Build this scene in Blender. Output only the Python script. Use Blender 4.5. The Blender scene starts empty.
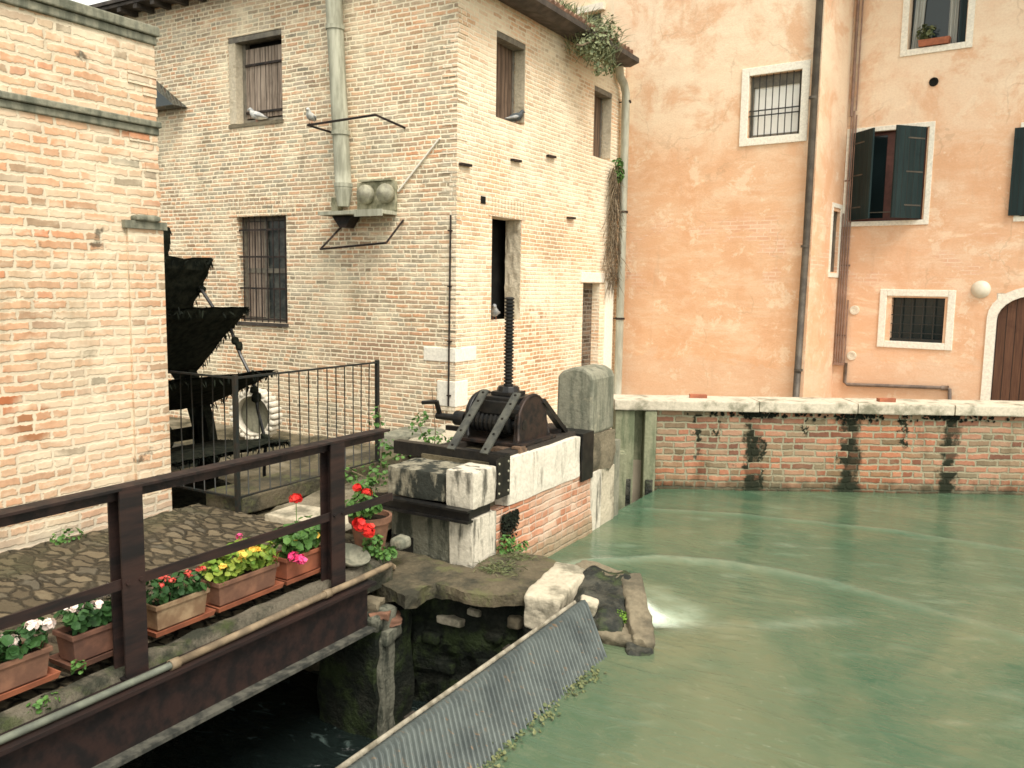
import bpy, math, random
from mathutils import Vector, Matrix, noise
random.seed(7)
SC = bpy.context.scene
COL = SC.collection

# ------------------------------------------------------------------ camera
def make_camera():
    f, pitch, roll, head = 848.0, math.radians(6.69), math.radians(.877), math.radians(30.37)
    fwd = Vector((0, math.cos(pitch), -math.sin(pitch))); right = Vector((1, 0, 0))
    down = Vector((0, -math.sin(pitch), -math.cos(pitch)))
    r2 = right * math.cos(roll) - down * math.sin(roll)
    d2 = right * math.sin(roll) + down * math.cos(roll)
    rot = Matrix.Rotation(head, 3, 'Z')
    r2, d2, fwd = rot @ r2, rot @ d2, rot @ fwd
    cd = bpy.data.cameras.new('camera'); cd.sensor_width = 36; cd.lens = f / 1024 * 36
    cd.clip_start = .05; cd.clip_end = 2000
    c = bpy.data.objects.new('camera', cd); COL.objects.link(c)
    m = Matrix((r2, -d2, -fwd)).transposed().to_4x4(); m.translation = (0, 0, 2.15)
    c.matrix_world = m; SC.camera = c
make_camera()

# ------------------------------------------------------------------ light
SUN_EL, SUN_AZ = math.radians(58), math.radians(122)      # azimuth from +Y towards +X
W = bpy.data.worlds.new("World"); SC.world = W; W.use_nodes = True
_nt = W.node_tree; _bg = _nt.nodes['Background']
_sky = _nt.nodes.new('ShaderNodeTexSky'); _sky.sky_type = 'NISHITA'; _sky.sun_disc = False
_sky.sun_elevation = SUN_EL; _sky.sun_rotation = SUN_AZ
_hs = _nt.nodes.new('ShaderNodeHueSaturation'); _hs.inputs['Saturation'].default_value = .18
_mx = _nt.nodes.new('ShaderNodeMix'); _mx.data_type = 'RGBA'; _mx.blend_type = 'MULTIPLY'
_mx.inputs[0].default_value = 1; _mx.inputs[7].default_value = (1.0, .955, .83, 1)
_nt.links.new(_sky.outputs[0], _hs.inputs['Color']); _nt.links.new(_hs.outputs[0], _mx.inputs[6])
_nt.links.new(_mx.outputs[2], _bg.inputs[0]); _bg.inputs[1].default_value = .12
_sl = bpy.data.lights.new('sun', 'SUN'); _sl.energy = 1.5; _sl.angle = math.radians(28); _sl.color = (1, .925, .83)
_so = bpy.data.objects.new('sun', _sl); COL.objects.link(_so)
_sd = Vector((math.sin(SUN_AZ) * math.cos(SUN_EL), math.cos(SUN_AZ) * math.cos(SUN_EL), math.sin(SUN_EL)))
_so.rotation_euler = _sd.to_track_quat('Z', 'Y').to_euler(); _so.location = (5, -5, 12)
SC.view_settings.view_transform = 'Standard'; SC.view_settings.look = 'None'
SC.view_settings.exposure = 1.52; SC.view_settings.gamma = 1
SC.render.engine = 'CYCLES'
SC.cycles.use_denoising = True; SC.cycles.max_bounces = 6; SC.cycles.diffuse_bounces = 4
SC.cycles.filter_width = 1.6

# ------------------------------------------------------------------ node helpers
class NT:
    def __init__(s, name):
        s.m = bpy.data.materials.new(name); s.m.use_nodes = True; s.t = s.m.node_tree
        s.b = s.t.nodes['Principled BSDF']; s._uv = None
    def node(s, ty, **kw):
        n = s.t.nodes.new('ShaderNode' + ty)
        for k, v in kw.items(): setattr(n, k, v)
        return n
    def put(s, sock, v):
        if isinstance(v, bpy.types.NodeSocket): s.t.links.new(v, sock)
        elif v is not None:
            if sock.type == 'RGBA' and len(v) == 3: v = (*v, 1)
            sock.default_value = v
    def uv(s):
        if s._uv is None: s._uv = s.node('TexCoord').outputs['UV']
        return s._uv
    def obj(s): return s.node('TexCoord').outputs['Object']
    def math(s, op, a, b=None, c=None, clamp=False):
        n = s.node('Math', operation=op); n.use_clamp = clamp
        s.put(n.inputs[0], a); s.put(n.inputs[1], b)
        if c is not None: s.put(n.inputs[2], c)
        return n.outputs[0]
    def vmath(s, op, a, b=None, scale=None):
        n = s.node('VectorMath', operation=op); s.put(n.inputs[0], a); s.put(n.inputs[1], b)
        if scale is not None: s.put(n.inputs['Scale'], scale)
        return n.outputs[0]
    def noise(s, v, scale, detail=4, rough=.55, dist=0, col=False):
        n = s.node('TexNoise'); s.put(n.inputs['Vector'], v); n.inputs['Scale'].default_value = scale
        n.inputs['Detail'].default_value = detail; n.inputs['Roughness'].default_value = rough
        n.inputs['Distortion'].default_value = dist
        return n.outputs[1 if col else 0]
    def voro(s, v, scale, feature='F1', out=0):
        n = s.node('TexVoronoi', feature=feature); s.put(n.inputs['Vector'], v); n.inputs['Scale'].default_value = scale
        return n.outputs[out]
    def ramp(s, f, stops, interp='LINEAR'):
        n = s.node('ValToRGB'); n.color_ramp.interpolation = interp; e = n.color_ramp.elements
        while len(e) < len(stops): e.new(.5)
        for el, (p, c) in zip(e, stops):
            el.position = p; el.color = (*c, 1) if isinstance(c, tuple) else (c, c, c, 1)
        s.put(n.inputs[0], f); return n.outputs[0]
    def mix(s, f, a, b, mode='MIX'):
        n = s.node('Mix', data_type='RGBA', blend_type=mode)
        s.put(n.inputs[0], f); s.put(n.inputs[6], a); s.put(n.inputs[7], b); return n.outputs[2]
    def rng(s, v, a, b, c=0., d=1., smooth=True):
        n = s.node('MapRange', interpolation_type='SMOOTHSTEP' if smooth else 'LINEAR')
        s.put(n.inputs[0], v)
        for i, x in enumerate((a, b, c, d)): s.put(n.inputs[i + 1], x)
        return n.outputs[0]
    def sep(s, v):
        n = s.node('SeparateXYZ'); s.put(n.inputs[0], v); return n.outputs
    def comb(s, x, y, z=0.):
        n = s.node('CombineXYZ'); s.put(n.inputs[0], x); s.put(n.inputs[1], y); s.put(n.inputs[2], z); return n.outputs[0]
    def mapv(s, v, scale=(1, 1, 1), loc=(0, 0, 0), rot=(0, 0, 0)):
        n = s.node('Mapping'); s.put(n.inputs[0], v); n.inputs['Scale'].default_value = scale
        n.inputs['Location'].default_value = loc; n.inputs['Rotation'].default_value = rot; return n.outputs[0]
    def wn(s, v):
        n = s.node('TexWhiteNoise', noise_dimensions='3D'); s.put(n.inputs[0], v); return n.outputs[0]
    def bump(s, h, dist=.01, strength=1., prev=None):
        n = s.node('Bump'); n.inputs['Distance'].default_value = dist; n.inputs['Strength'].default_value = strength
        s.put(n.inputs['Height'], h)
        if prev is not None: s.t.links.new(prev, n.inputs['Normal'])
        return n.outputs[0]
    def out(s, col, rough=.85, bump=None, metal=0., spec=.3, alpha=None):
        s.put(s.b.inputs['Base Color'], col); s.put(s.b.inputs['Roughness'], rough)
        s.put(s.b.inputs['Metallic'], metal); s.b.inputs['Specular IOR Level'].default_value = spec
        if bump is not None: s.t.links.new(bump, s.b.inputs['Normal'])
        return s.m

def brick_mat(name, w, h, mw, palette, mortar, wash=(.62, .52, .38), wash_lo=.5, wash_hi=.75, wash_max=.8,
              dirt=.5, patches=(), irr=.02, streaks=(), tide=None, dist=.012, seed=0., darkspots=.0, rag=.020, smear=.35, tint=.8):
    t = NT(name); uv = t.mapv(t.uv(), loc=(seed, 0, 0))
    nd = t.vmath('SUBTRACT', t.noise(uv, 3.5, 3, col=True), (.5, .5, .5))
    p = t.vmath('ADD', uv, t.vmath('SCALE', nd, scale=irr * 2))
    x, y, _ = t.sep(p)
    row = t.math('FLOOR', t.math('DIVIDE', y, h))
    rj = t.wn(t.comb(row, 3.3))
    x2 = t.math('ADD', t.math('DIVIDE', x, w), t.math('ADD', t.math('MULTIPLY', row, .5), t.math('MULTIPLY', rj, .35)))
    colf = t.math('FLOOR', x2)
    fx = t.math('FRACT', x2)
    cut = t.math('GREATER_THAN', t.wn(t.comb(colf, row, 9.1)), .68)          # some stretchers are two headers
    half = t.math('MULTIPLY', cut, t.math('GREATER_THAN', fx, .5))
    colf = t.math('ADD', colf, t.math('MULTIPLY', half, .37))
    fx2 = t.math('FRACT', t.math('MULTIPLY', fx, 2.))
    wv = t.math('SUBTRACT', w, t.math('MULTIPLY', cut, w * .5))
    fx = t.math('ADD', t.math('MULTIPLY', cut, fx2), t.math('MULTIPLY', t.math('SUBTRACT', 1., cut), fx)); fy = t.math('FRACT', t.math('DIVIDE', y, h))
    dx = t.math('MULTIPLY', t.math('MINIMUM', fx, t.math('SUBTRACT', 1., fx)), wv)
    dy = t.math('MULTIPLY', t.math('MINIMUM', fy, t.math('SUBTRACT', 1., fy)), h)
    n1 = t.noise(uv, 22, 4)
    d = t.math('ADD', t.math('MINIMUM', dx, dy), t.math('MULTIPLY', t.math('SUBTRACT', n1, .5), rag))
    mask = t.rng(d, mw * .5 - .003, mw * .5 + .008)
    idv = t.wn(t.comb(colf, row, 1.7))
    bc = t.ramp(idv, palette)
    bc = t.mix(t.rng(n1, .3, .75, 0, .45), bc, t.mix(1., bc, (.62, .6, .58), 'MULTIPLY'))
    bc = t.mix(t.rng(t.noise(uv, .55, 5, .6), .42, .66, 0, tint), bc, t.mix(1., bc, (1.12, .80, .62), 'MULTIPLY'))
    mcol = t.mix(t.noise(uv, 9, 3), mortar, tuple(c * .78 for c in mortar))
    c = t.mix(mask, mcol, bc)
    big = t.noise(uv, .75, 6, .6)
    wm = t.math('MULTIPLY', t.rng(t.math('ADD', big, t.math('MULTIPLY', t.math('SUBTRACT', idv, .5), .16)), wash_lo, wash_hi), wash_max)
    c = t.mix(wm, c, t.mix(t.noise(uv, 14, 3), wash, tuple(v * .85 for v in wash)))
    sm = t.noise(t.mapv(uv, (1., 2.4, 1)), 2.1, 6, .65, .4)
    c = t.mix(t.rng(sm, .48, .68, 0, smear), c, t.mix(t.noise(uv, 5, 3), mortar, wash))
    for (px, py, r, colr) in patches:
        xx, yy, _ = t.sep(t.uv())
        dd = t.math('SQRT', t.math('ADD', t.math('POWER', t.math('SUBTRACT', xx, px), 2), t.math('POWER', t.math('MULTIPLY', t.math('SUBTRACT', yy, py), 1.4), 2)))
        pm = t.rng(t.math('ADD', dd, t.math('MULTIPLY', t.math('SUBTRACT', t.noise(uv, 5, 4), .5), r * 1.2)), r * .55, r, 1., 0.)
        pm = t.math('MULTIPLY', pm, t.math('MULTIPLY', mask, t.rng(idv, .12, .4)))
        c = t.mix(pm, c, t.mix(idv, colr, tuple(v * .6 for v in colr)))
    dn = t.noise(t.mapv(uv, (1.6, .55, 1)), 1.5, 6, .65)
    c = t.mix(t.rng(dn, .52, .78, 0, dirt), c, t.mix(1., c, (.35, .35, .30), 'MULTIPLY'))
    if darkspots:
        sp = t.noise(uv, 2.6, 5, .6)
        c = t.mix(t.rng(sp, .66, .72, 0, darkspots), c, (.06, .055, .04))
    xx, yy, _ = t.sep(t.uv())
    for (sx, sw, z0, z1) in streaks:
        wob = t.math('MULTIPLY', t.math('SUBTRACT', t.noise(uv, 4.5, 5, .7), .5), .55)
        da = t.math('ABSOLUTE', t.math('ADD', t.math('SUBTRACT', xx, sx), wob))
        sm = t.math('MULTIPLY', t.rng(da, sw * .4, sw * 1.3, 1., 0.), t.rng(idv, .05, .45))
        sm = t.math('MULTIPLY', sm, t.math('MULTIPLY', t.rng(yy, z0 - .1, z0, 0, 1), t.rng(yy, z1, z1 + .05, 1, 0)))
        c = t.mix(sm, c, (.018, .02, .012))
    if tide is not None:
        z, amt, tc = tide
        tm = t.rng(t.math('ADD', yy, t.math('MULTIPLY', t.math('SUBTRACT', t.noise(uv, 3, 5, .7), .5), .5)), z - .12, z + .18, amt, 0.)
        c = t.mix(tm, c, tc)
    hgt = t.math('ADD', t.math('MULTIPLY', mask, t.math('ADD', .55, t.math('MULTIPLY', idv, .35))), t.math('MULTIPLY', n1, .5))
    hgt = t.math('MULTIPLY', hgt, t.math('SUBTRACT', 1., t.math('MULTIPLY', wm, .6)))
    return t.out(c, .92, t.bump(hgt, dist, .9), spec=.15)

def stone_mat(name, base, dark, amt=.5, lo=.5, hi=.7, scale=2.2, drip=True, moss=None, bump=.012, rough=.9, seed=0., streak=4.):
    t = NT(name); v = t.mapv(t.obj(), loc=(seed, seed * .7, 0))
    sv = t.mapv(v, (streak, streak, .8)) if drip else v
    n = t.noise(sv, scale, 6, .65); f = t.noise(v, 28, 5, .6)
    c = t.mix(t.rng(f, .3, .7), base, tuple(x * .8 for x in base))
    c = t.mix(t.rng(n, lo, hi, 0, amt), c, t.mix(t.noise(v, 9, 3), dark, tuple(x * 1.8 for x in dark)))
    if moss:
        c = t.mix(t.rng(t.noise(v, 3.1, 6, .7), moss[1], moss[1] + .14, 0, moss[2]), c, moss[0])
    b = t.bump(t.math('ADD', t.math('MULTIPLY', f, .6), t.noise(v, 6, 4)), bump, .8)
    return t.out(c, rough, b, spec=.2)

def plain_mat(name, a, b=None, scale=8., rough=.6, metal=0., spec=.4, bump=.003, stretch=(1, 1, 1), lo=.35, hi=.65):
    t = NT(name); v = t.mapv(t.obj(), stretch); n = t.noise(v, scale, 5, .6)
    c = t.mix(t.rng(n, lo, hi), a, b or tuple(x * .7 for x in a))
    return t.out(c, t.rng(n, .2, .8, rough * .85, min(1, rough * 1.15)), t.bump(n, bump, .7), metal, spec)

def leaf_mat(name, a, b, rough=.55):
    t = NT(name); g = t.node('NewGeometry')
    c = t.mix(g.outputs['Random Per Island'], a, b)
    m = t.out(c, rough, None, 0, .25)
    t.b.inputs['Subsurface Weight'].default_value = 0
    return m

def stucco_mat(name, seed, edge, cream, orange, pink):
    t = NT(name); uv = t.mapv(t.uv(), loc=(seed, 0, 0)); x, y, _ = t.sep(t.uv())
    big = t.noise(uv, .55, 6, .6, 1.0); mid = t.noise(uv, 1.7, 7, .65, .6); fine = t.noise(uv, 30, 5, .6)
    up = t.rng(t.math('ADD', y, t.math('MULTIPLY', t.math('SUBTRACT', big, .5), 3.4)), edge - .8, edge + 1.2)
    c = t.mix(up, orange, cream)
    c = t.mix(t.rng(mid, .48, .68, 0, .55), c, pink)
    pale = t.noise(t.mapv(uv, (.7, 1.6, 1)), 1.25, 7, .68, .8)
    c = t.mix(t.rng(pale, .56, .68, 0, .6), c, tuple(v * 1.12 for v in cream))
    w = t.noise(t.mapv(uv, (.5, 2.2, 1)), 3.2, 6, .7, .5)
    c = t.mix(t.rng(w, .6, .66, 0, .4), c, (.82, .68, .50))
    lay = t.noise(t.mapv(uv, (.35, 1.5, 1)), 2.2, 8, .72, .3)
    c = t.mix(t.rng(lay, .42, .66, 0, .7), c, t.mix(t.noise(uv, .8, 3), pink, tuple(v * .95 for v in cream)))
    pt = t.noise(uv, 1.05, 7, .7, .4)
    c = t.mix(t.rng(pt, .47, .62, 0, .7), c, tuple(v * k_ for v, k_ in zip(orange, (.94, .87, .82))))
    pl = t.noise(uv, 1.6, 8, .75, .3)
    c = t.mix(t.rng(pl, .55, .61, 0, .6), c, tuple(v * .98 for v in cream))
    dk = t.noise(t.mapv(uv, (3.5, .45, 1)), 1.3, 6, .65)
    c = t.mix(t.rng(dk, .55, .8, 0, .35), c, (.46, .32, .22))
    br = t.node('TexBrick'); t.put(br.inputs['Vector'], uv); br.inputs['Scale'].default_value = 1.; br.inputs['Brick Width'].default_value = .26; br.inputs['Row Height'].default_value = .072; br.inputs['Mortar Size'].default_value = .010
    br.inputs['Color1'].default_value = (.66, .36, .24, 1); br.inputs['Color2'].default_value = (.76, .50, .36, 1); br.inputs['Mortar'].default_value = (.78, .62, .46, 1)
    wz_ = t.math('MULTIPLY', t.rng(t.noise(t.mapv(uv, (.5, 1., 1)), 1.4, 7, .72, .4), .53, .60), t.math('MULTIPLY', t.rng(y, 1.9, 2.5), t.rng(y, 3.2, 3.8, 1., 0.)))
    c = t.mix(t.math('MULTIPLY', wz_, .75), c, br.outputs[0])
    dmp = t.rng(t.math('ADD', y, t.math('MULTIPLY', t.math('SUBTRACT', t.noise(uv, 1.1, 5, .6, 1.2), .5), 1.1)), .75, .8)
    c = t.mix(t.math('MULTIPLY', t.math('SUBTRACT', 1., dmp), .35), c, (.66, .49, .36))
    c = t.mix(t.rng(fine, .35, .75, 0, .22), c, tuple(v * .72 for v in orange))
    ce = t.voro(t.vmath('ADD', uv, t.vmath('SCALE', t.noise(uv, 2.2, 4, col=True), scale=.5)), .75, 'DISTANCE_TO_EDGE')
    cm = t.math('MULTIPLY', t.rng(ce, .004, .014, 1., 0.), t.rng(t.noise(uv, .9, 3), .5, .6))
    c = t.mix(t.math('MULTIPLY', cm, .28), c, (.42, .27, .17))
    b = t.bump(t.math('ADD', t.math('MULTIPLY', fine, .25), mid), .02, .6)
    return t.out(c, .93, b, spec=.12)

def wood_mat(name, a, b, plank=.12, axis=0, rough=.8, gap=.008):
    t = NT(name); uv = t.uv(); x, y, _ = t.sep(uv); k = x if axis == 0 else y
    q = t.math('DIVIDE', k, plank); i = t.math('FLOOR', q); f = t.math('FRACT', q)
    e = t.math('MULTIPLY', t.math('MINIMUM', f, t.math('SUBTRACT', 1., f)), plank)
    g = t.noise(t.mapv(uv, (30, 1.6, 1) if axis == 0 else (1.6, 30, 1)), 1.2, 6, .65, .5)
    c = t.mix(t.rng(g, .3, .7), a, b)
    c = t.mix(t.math('MULTIPLY', t.wn(t.comb(i, 2.2)), .5), c, t.mix(1., c, (.5, .48, .45), 'MULTIPLY'))
    m = t.rng(e, gap * .4, gap)
    c = t.mix(m, (.02, .017, .014), c)
    c = t.mix(t.rng(t.noise(uv, 2.3, 5, .6), .55, .75, 0, .55), c, t.mix(1., c, (.4, .4, .4), 'MULTIPLY'))
    return t.out(c, rough, t.bump(t.math('ADD', m, t.math('MULTIPLY', g, .4)), .006, .8), spec=.2)

M = {}
cream_pal = [(0, (.33, .28, .20)), (.2, (.57, .45, .31)), (.38, (.70, .46, .29)), (.55, (.50, .43, .33)), (.7, (.40, .37, .28)), (.85, (.68, .40, .24)), (1, (.26, .24, .18))]
M['brick_mill'] = brick_mat('weathered_buff_brick', .25, .068, .017, cream_pal, (.93, .83, .62), (.88, .77, .56), .47, .75, .75, .5, irr=.014, darkspots=.3, smear=.65, tint=.6,
                            patches=((-8.4, 1.0, .8, (.62, .42, .28)),))
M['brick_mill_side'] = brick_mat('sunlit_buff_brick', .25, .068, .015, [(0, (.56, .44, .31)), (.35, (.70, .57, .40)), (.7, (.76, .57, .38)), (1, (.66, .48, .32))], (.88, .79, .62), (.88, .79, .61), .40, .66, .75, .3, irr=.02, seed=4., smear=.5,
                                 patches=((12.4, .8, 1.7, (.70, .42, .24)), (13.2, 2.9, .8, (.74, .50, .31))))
M['brick_left'] = brick_mat('old_washed_brick', .295, .082, .021, [(0, (.33, .29, .21)), (.15, (.60, .36, .22)), (.35, (.66, .45, .29)), (.55, (.54, .34, .21)), (.75, (.60, .48, .33)), (.9, (.58, .27, .145)), (1, (.31, .29, .22))], (.67, .58, .43), (.74, .62, .455), .44, .70, .8, .6, irr=.018, darkspots=.8, dist=.007, rag=.042, smear=.85, tint=.4,
                            patches=((3.45, 1.25, .42, (.50, .18, .08)), (3.9, .95, .25, (.46, .22, .11))), tide=(.05, .6, (.38, .345, .28)))
M['brick_canal'] = brick_mat('wet_canal_brick', .29, .088, .020, [(0, (.16, .08, .055)), (.3, (.37, .17, .105)), (.55, (.40, .22, .145)), (.8, (.29, .20, .13)), (1, (.15, .12, .075))], (.31, .29, .20), (.30, .25, .16), .5, .8, .5, .8, irr=.025, darkspots=.95, rag=.03, smear=.35,
                             streaks=((1.30, .10, -.7, .5), (1.42, .04, -.5, .2), (2.60, .15, -.7, .5), (2.52, .05, -.2, .3), (3.92, .12, -.7, .5), (.55, .05, .0, .45), (.8, .03, .2, .45), (2.0, .03, .25, .45), (3.3, .04, .1, .45), (5.6, .1, -.7, .5)), tide=(-.50, .9, (.018, .024, .014)))
M['brick_sluice'] = brick_mat('red_sluice_brick', .26, .075, .012, [(0, (.42, .20, .12)), (.4, (.50, .26, .165)), (.7, (.50, .31, .21)), (1, (.53, .33, .23))], (.56, .42, .32), (.62, .49, .38), .46, .7, .75, .35, irr=.02, smear=.6, tide=(-.40, .8, (.22, .19, .12)))
M['brick_dark'] = brick_mat('dark_infill_brick', .26, .08, .018, [(0, (.05, .045, .035)), (.5, (.12, .10, .08)), (1, (.2, .17, .13))], (.22, .2, .16), (.12, .11, .09), .5, .8, .5, .6, irr=.03)
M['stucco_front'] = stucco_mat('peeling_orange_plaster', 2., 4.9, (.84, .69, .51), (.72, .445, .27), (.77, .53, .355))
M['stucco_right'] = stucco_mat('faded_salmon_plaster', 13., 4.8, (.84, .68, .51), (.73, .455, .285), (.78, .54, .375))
M['stucco_rear'] = stucco_mat('cream_plaster', 31., 2., (.84, .73, .55), (.8, .62, .44), (.8, .66, .5))
M['trim_white'] = stone_mat('white_lime_trim', (.86, .82, .71), (.62, .52, .40), .4, .58, .75, 2., True, bump=.006)
M['white_stone'] = stone_mat('stained_istrian_stone', (.60, .56, .46), (.045, .045, .035), .92, .48, .66, 2.6, True, bump=.014)
M['white_stone_clean'] = stone_mat('pale_dressed_stone', (.70, .655, .55), (.09, .085, .065), .85, .53, .72, 2.0, True, bump=.012, seed=5.)
M['dirty_stone'] = stone_mat('blackened_stone', (.27, .25, .185), (.012, .015, .013), .95, .40, .56, 3.2, True, bump=.02, seed=2., streak=2.2)
M['cap_stone'] = stone_mat('lichen_coping_stone', (.58, .52, .41), (.12, .115, .08), .9, .47, .66, 3., False, bump=.01)
M['grey_stone'] = stone_mat('weathered_grey_stone', (.25, .245, .185), (.075, .08, .06), .85, .42, .62, 2.2, True, moss=((.42, .38, .27), .55, .6), bump=.014)
M['post_concrete'] = stone_mat('algae_stained_concrete', (.25, .255, .165), (.07, .085, .05), .8, .42, .62, 2., True, bump=.01)
M['rough_plaster'] = stone_mat('rough_patched_plaster', (.60, .53, .40), (.22, .18, .12), .7, .50, .70, 3., False, bump=.03)
M['mossy_edge'] = stone_mat('mossy_earth_edge', (.13, .115, .085), (.018, .02, .014), .95, .42, .6, 3.4, False, moss=((.05, .065, .022), .5, .7), bump=.04, seed=7.)
M['ledge'] = stone_mat('mossy_concrete_ledge', (.12, .10, .064), (.025, .025, .018), .9, .42, .62, 2.1, False, moss=((.11, .115, .05), .5, .7), bump=.03)
M['pale_rock'] = stone_mat('pale_rock', (.50, .45, .34), (.09, .085, .06), .85, .50, .66, 2.4, False, bump=.02)
M['dark_rock'] = stone_mat('wet_dark_rock', (.07, .068, .052), (.012, .014, .012), .95, .38, .58, 5., False, moss=((.05, .07, .025), .52, .7), bump=.05, rough=.6)
M['tan_rock'] = stone_mat('tan_rock', (.20, .17, .115), (.05, .045, .032), .8, .45, .65, 3., False, bump=.025)
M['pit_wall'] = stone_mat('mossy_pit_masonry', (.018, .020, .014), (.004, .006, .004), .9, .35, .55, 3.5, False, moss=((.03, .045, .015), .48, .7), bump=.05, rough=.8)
M['pier_plaster'] = stone_mat('crumbling_pier_render', (.15, .15, .115), (.02, .024, .018), .9, .45, .62, 2.5, True, bump=.03, seed=3.)
M['rust'] = plain_mat('rusted_brown_steel', (.034, .019, .016), (.010, .008, .008), 9., .62, .25, .4, .004)
M['rust_dark'] = plain_mat('dark_rusted_beam', (.036, .019, .0155), (.010, .008, .008), 6., .6, .2, .4, .004, (1, .3, 2))
M['flange'] = plain_mat('mossy_flange', (.10, .098, .08), (.03, .032, .028), 11., .8, 0, .2, .006)
M['iron'] = plain_mat('blackened_iron', (.020, .019, .017), (.006, .007, .008), 9., .42, .3, .5, .003)
M['iron_rusty'] = plain_mat('oily_rusty_iron', (.040, .025, .019), (.010, .010, .010), 10., .6, .3, .4, .004)
M['brace'] = plain_mat('grey_painted_flat_bar', (.085, .086, .07), (.04, .042, .037), 12., .6, .2, .4, .002)
M['fence_iron'] = plain_mat('dark_green_fence_paint', (.012, .018, .017), (.025, .02, .015), 20., .55, .1, .4, .002)
M['zinc'] = plain_mat('dull_zinc_pipe', (.42, .42, .34), (.30, .30, .24), 3., .6, .15, .4, .002, (3, 3, .7))
M['zinc_mossy'] = plain_mat('lichen_stained_flue', (.42, .42, .33), (.25, .25, .19), 3.5, .8, 0, .25, .003, (3, 3, .5))
M['dark_pipe'] = plain_mat('dark_painted_downpipe', (.10, .085, .065), (.06, .05, .04), 5., .6, .1, .4, .002)
M['gas_pipe'] = plain_mat('pink_brown_gas_pipe', (.30, .19, .145), (.20, .13, .10), 6., .6, .1, .4, .002)
M['grey_pipe'] = plain_mat('grey_brown_pipe', (.19, .145, .115), (.12, .095, .08), 6., .6, .1, .4, .002)
M['conduit_grey'] = plain_mat('grey_conduit', (.15, .165, .125), (.09, .10, .08), 7., .65, .1, .4, .002)
M['pale_batten'] = plain_mat('silvered_timber_edge', (.34, .31, .24), (.14, .125, .09), 9., .8, 0, .2, .004)
M['conduit_tan'] = plain_mat('tan_conduit', (.25, .19, .12), (.13, .10, .065), 7., .7, 0, .3, .002)
M['shutter'] = wood_mat('dark_green_shutter', (.009, .022, .024), (.016, .033, .034), .09, 0, .6, .004)
M['board'] = wood_mat('weathered_grey_boards', (.44, .36, .29), (.15, .115, .09), .13, 0)
M['brown_board'] = wood_mat('brown_weathered_boards', (.22, .15, .105), (.10, .068, .05), .10, 0)
M['door'] = wood_mat('brown_door_boards', (.15, .075, .045), (.085, .042, .028), .14, 0, .65)
M['frame_red'] = plain_mat('red_brown_window_frame', (.16, .06, .045), (.11, .045, .035), 8., .55)
M['frame_grey'] = plain_mat('grey_window_frame', (.20, .18, .14), (.12, .11, .09), 8., .7)
M['timber'] = wood_mat('black_oiled_timber', (.05, .042, .034), (.028, .024, .02), .2, 1, .75)
M['timber_block'] = plain_mat('brown_timber_block', (.16, .10, .06), (.05, .035, .025), 12., .85)
M['dirty_box'] = plain_mat('lichen_stained_box', (.40, .38, .27), (.17, .17, .11), 7., .9, 0, .15, .01)
M['lamp_white'] = plain_mat('cream_bulkhead_glass', (.72, .67, .55), (.62, .57, .46), 4., .4)
M['insulator'] = plain_mat('dusty_ceramic', (.34, .33, .24), (.20, .19, .14), 9., .6)
M['terracotta'] = plain_mat('terracotta', (.36, .125, .065), (.24, .085, .048), 6., .75, 0, .25, .003)
M['terracotta_old'] = plain_mat('faded_terracotta', (.17, .083, .055), (.10, .052, .038), 7., .8, 0, .2, .004)
M['terracotta_pale'] = plain_mat('lime_crusted_terracotta', (.34, .25, .15), (.19, .12, .07), 6., .85, 0, .2, .004, (1, 1, 1))
M['terracotta_mid'] = plain_mat('brown_terracotta', (.23, .12, .075), (.14, .075, .05), 7., .8, 0, .2, .004)
M['soil'] = plain_mat('dark_soil', (.03, .023, .016), (.015, .012, .009), 30., .95, 0, .1, .02)
M['leaf_dark'] = leaf_mat('deep_green_leaf', (.020, .060, .018), (.045, .115, .030))
M['leaf_mid'] = leaf_mat('fresh_green_leaf', (.045, .115, .025), (.10, .20, .045))
M['leaf_lime'] = leaf_mat('yellow_green_leaf', (.10, .20, .025), (.30, .36, .06))
M['leaf_dry'] = leaf_mat('dry_olive_leaf', (.06, .085, .035), (.16, .17, .075))
M['leaf_pale'] = leaf_mat('pale_olive_leaf', (.10, .13, .065), (.26, .28, .15))
M['twig'] = leaf_mat('dry_brown_twig', (.09, .068, .045), (.22, .175, .115), .9)
M['moss_bright'] = leaf_mat('bright_moss', (.07, .15, .015), (.14, .25, .03), .8)
M['petal_white'] = leaf_mat('pale_pink_petal', (.80, .62, .55), (.85, .78, .70))
M['petal_red'] = leaf_mat('scarlet_petal', (.70, .02, .02), (.80, .06, .045))
M['petal_coral'] = leaf_mat('coral_petal', (.62, .06, .05), (.72, .13, .10))
M['petal_magenta'] = leaf_mat('magenta_petal', (.70, .03, .16), (.80, .10, .26))
M['petal_pink'] = leaf_mat('pink_petal', (.78, .05, .22), (.82, .12, .32))
M['petal_yellow'] = leaf_mat('yellow_petal', (.75, .42, .05), (.8, .55, .12))
M['wheel'] = plain_mat('black_algae', (.007, .009, .007), (.022, .024, .017), 12., 1., 0, .05, .03)
M['wheel_moss'] = leaf_mat('black_moss', (.004, .006, .004), (.012, .016, .009), 1.)
M['tile'] = plain_mat('old_roof_tile', (.26, .15, .10), (.14, .09, .065), 5., .9, 0, .2, .01)
M['eave'] = plain_mat('dark_gutter_metal', (.075, .062, .052), (.04, .035, .03), 5., .7, .1)
M['dark'] = plain_mat('dark_void_shade', (.012, .012, .011), (.02, .02, .017), 3., 1., 0, .05)  # near-black colour stands in for the shade inside rooms and holes
M['bird_grey'] = plain_mat('pigeon_grey', (.22, .24, .26), (.42, .42, .40), 14., .8)
M['bird_white'] = plain_mat('pigeon_white', (.62, .62, .58), (.30, .32, .33), 12., .8)
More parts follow.
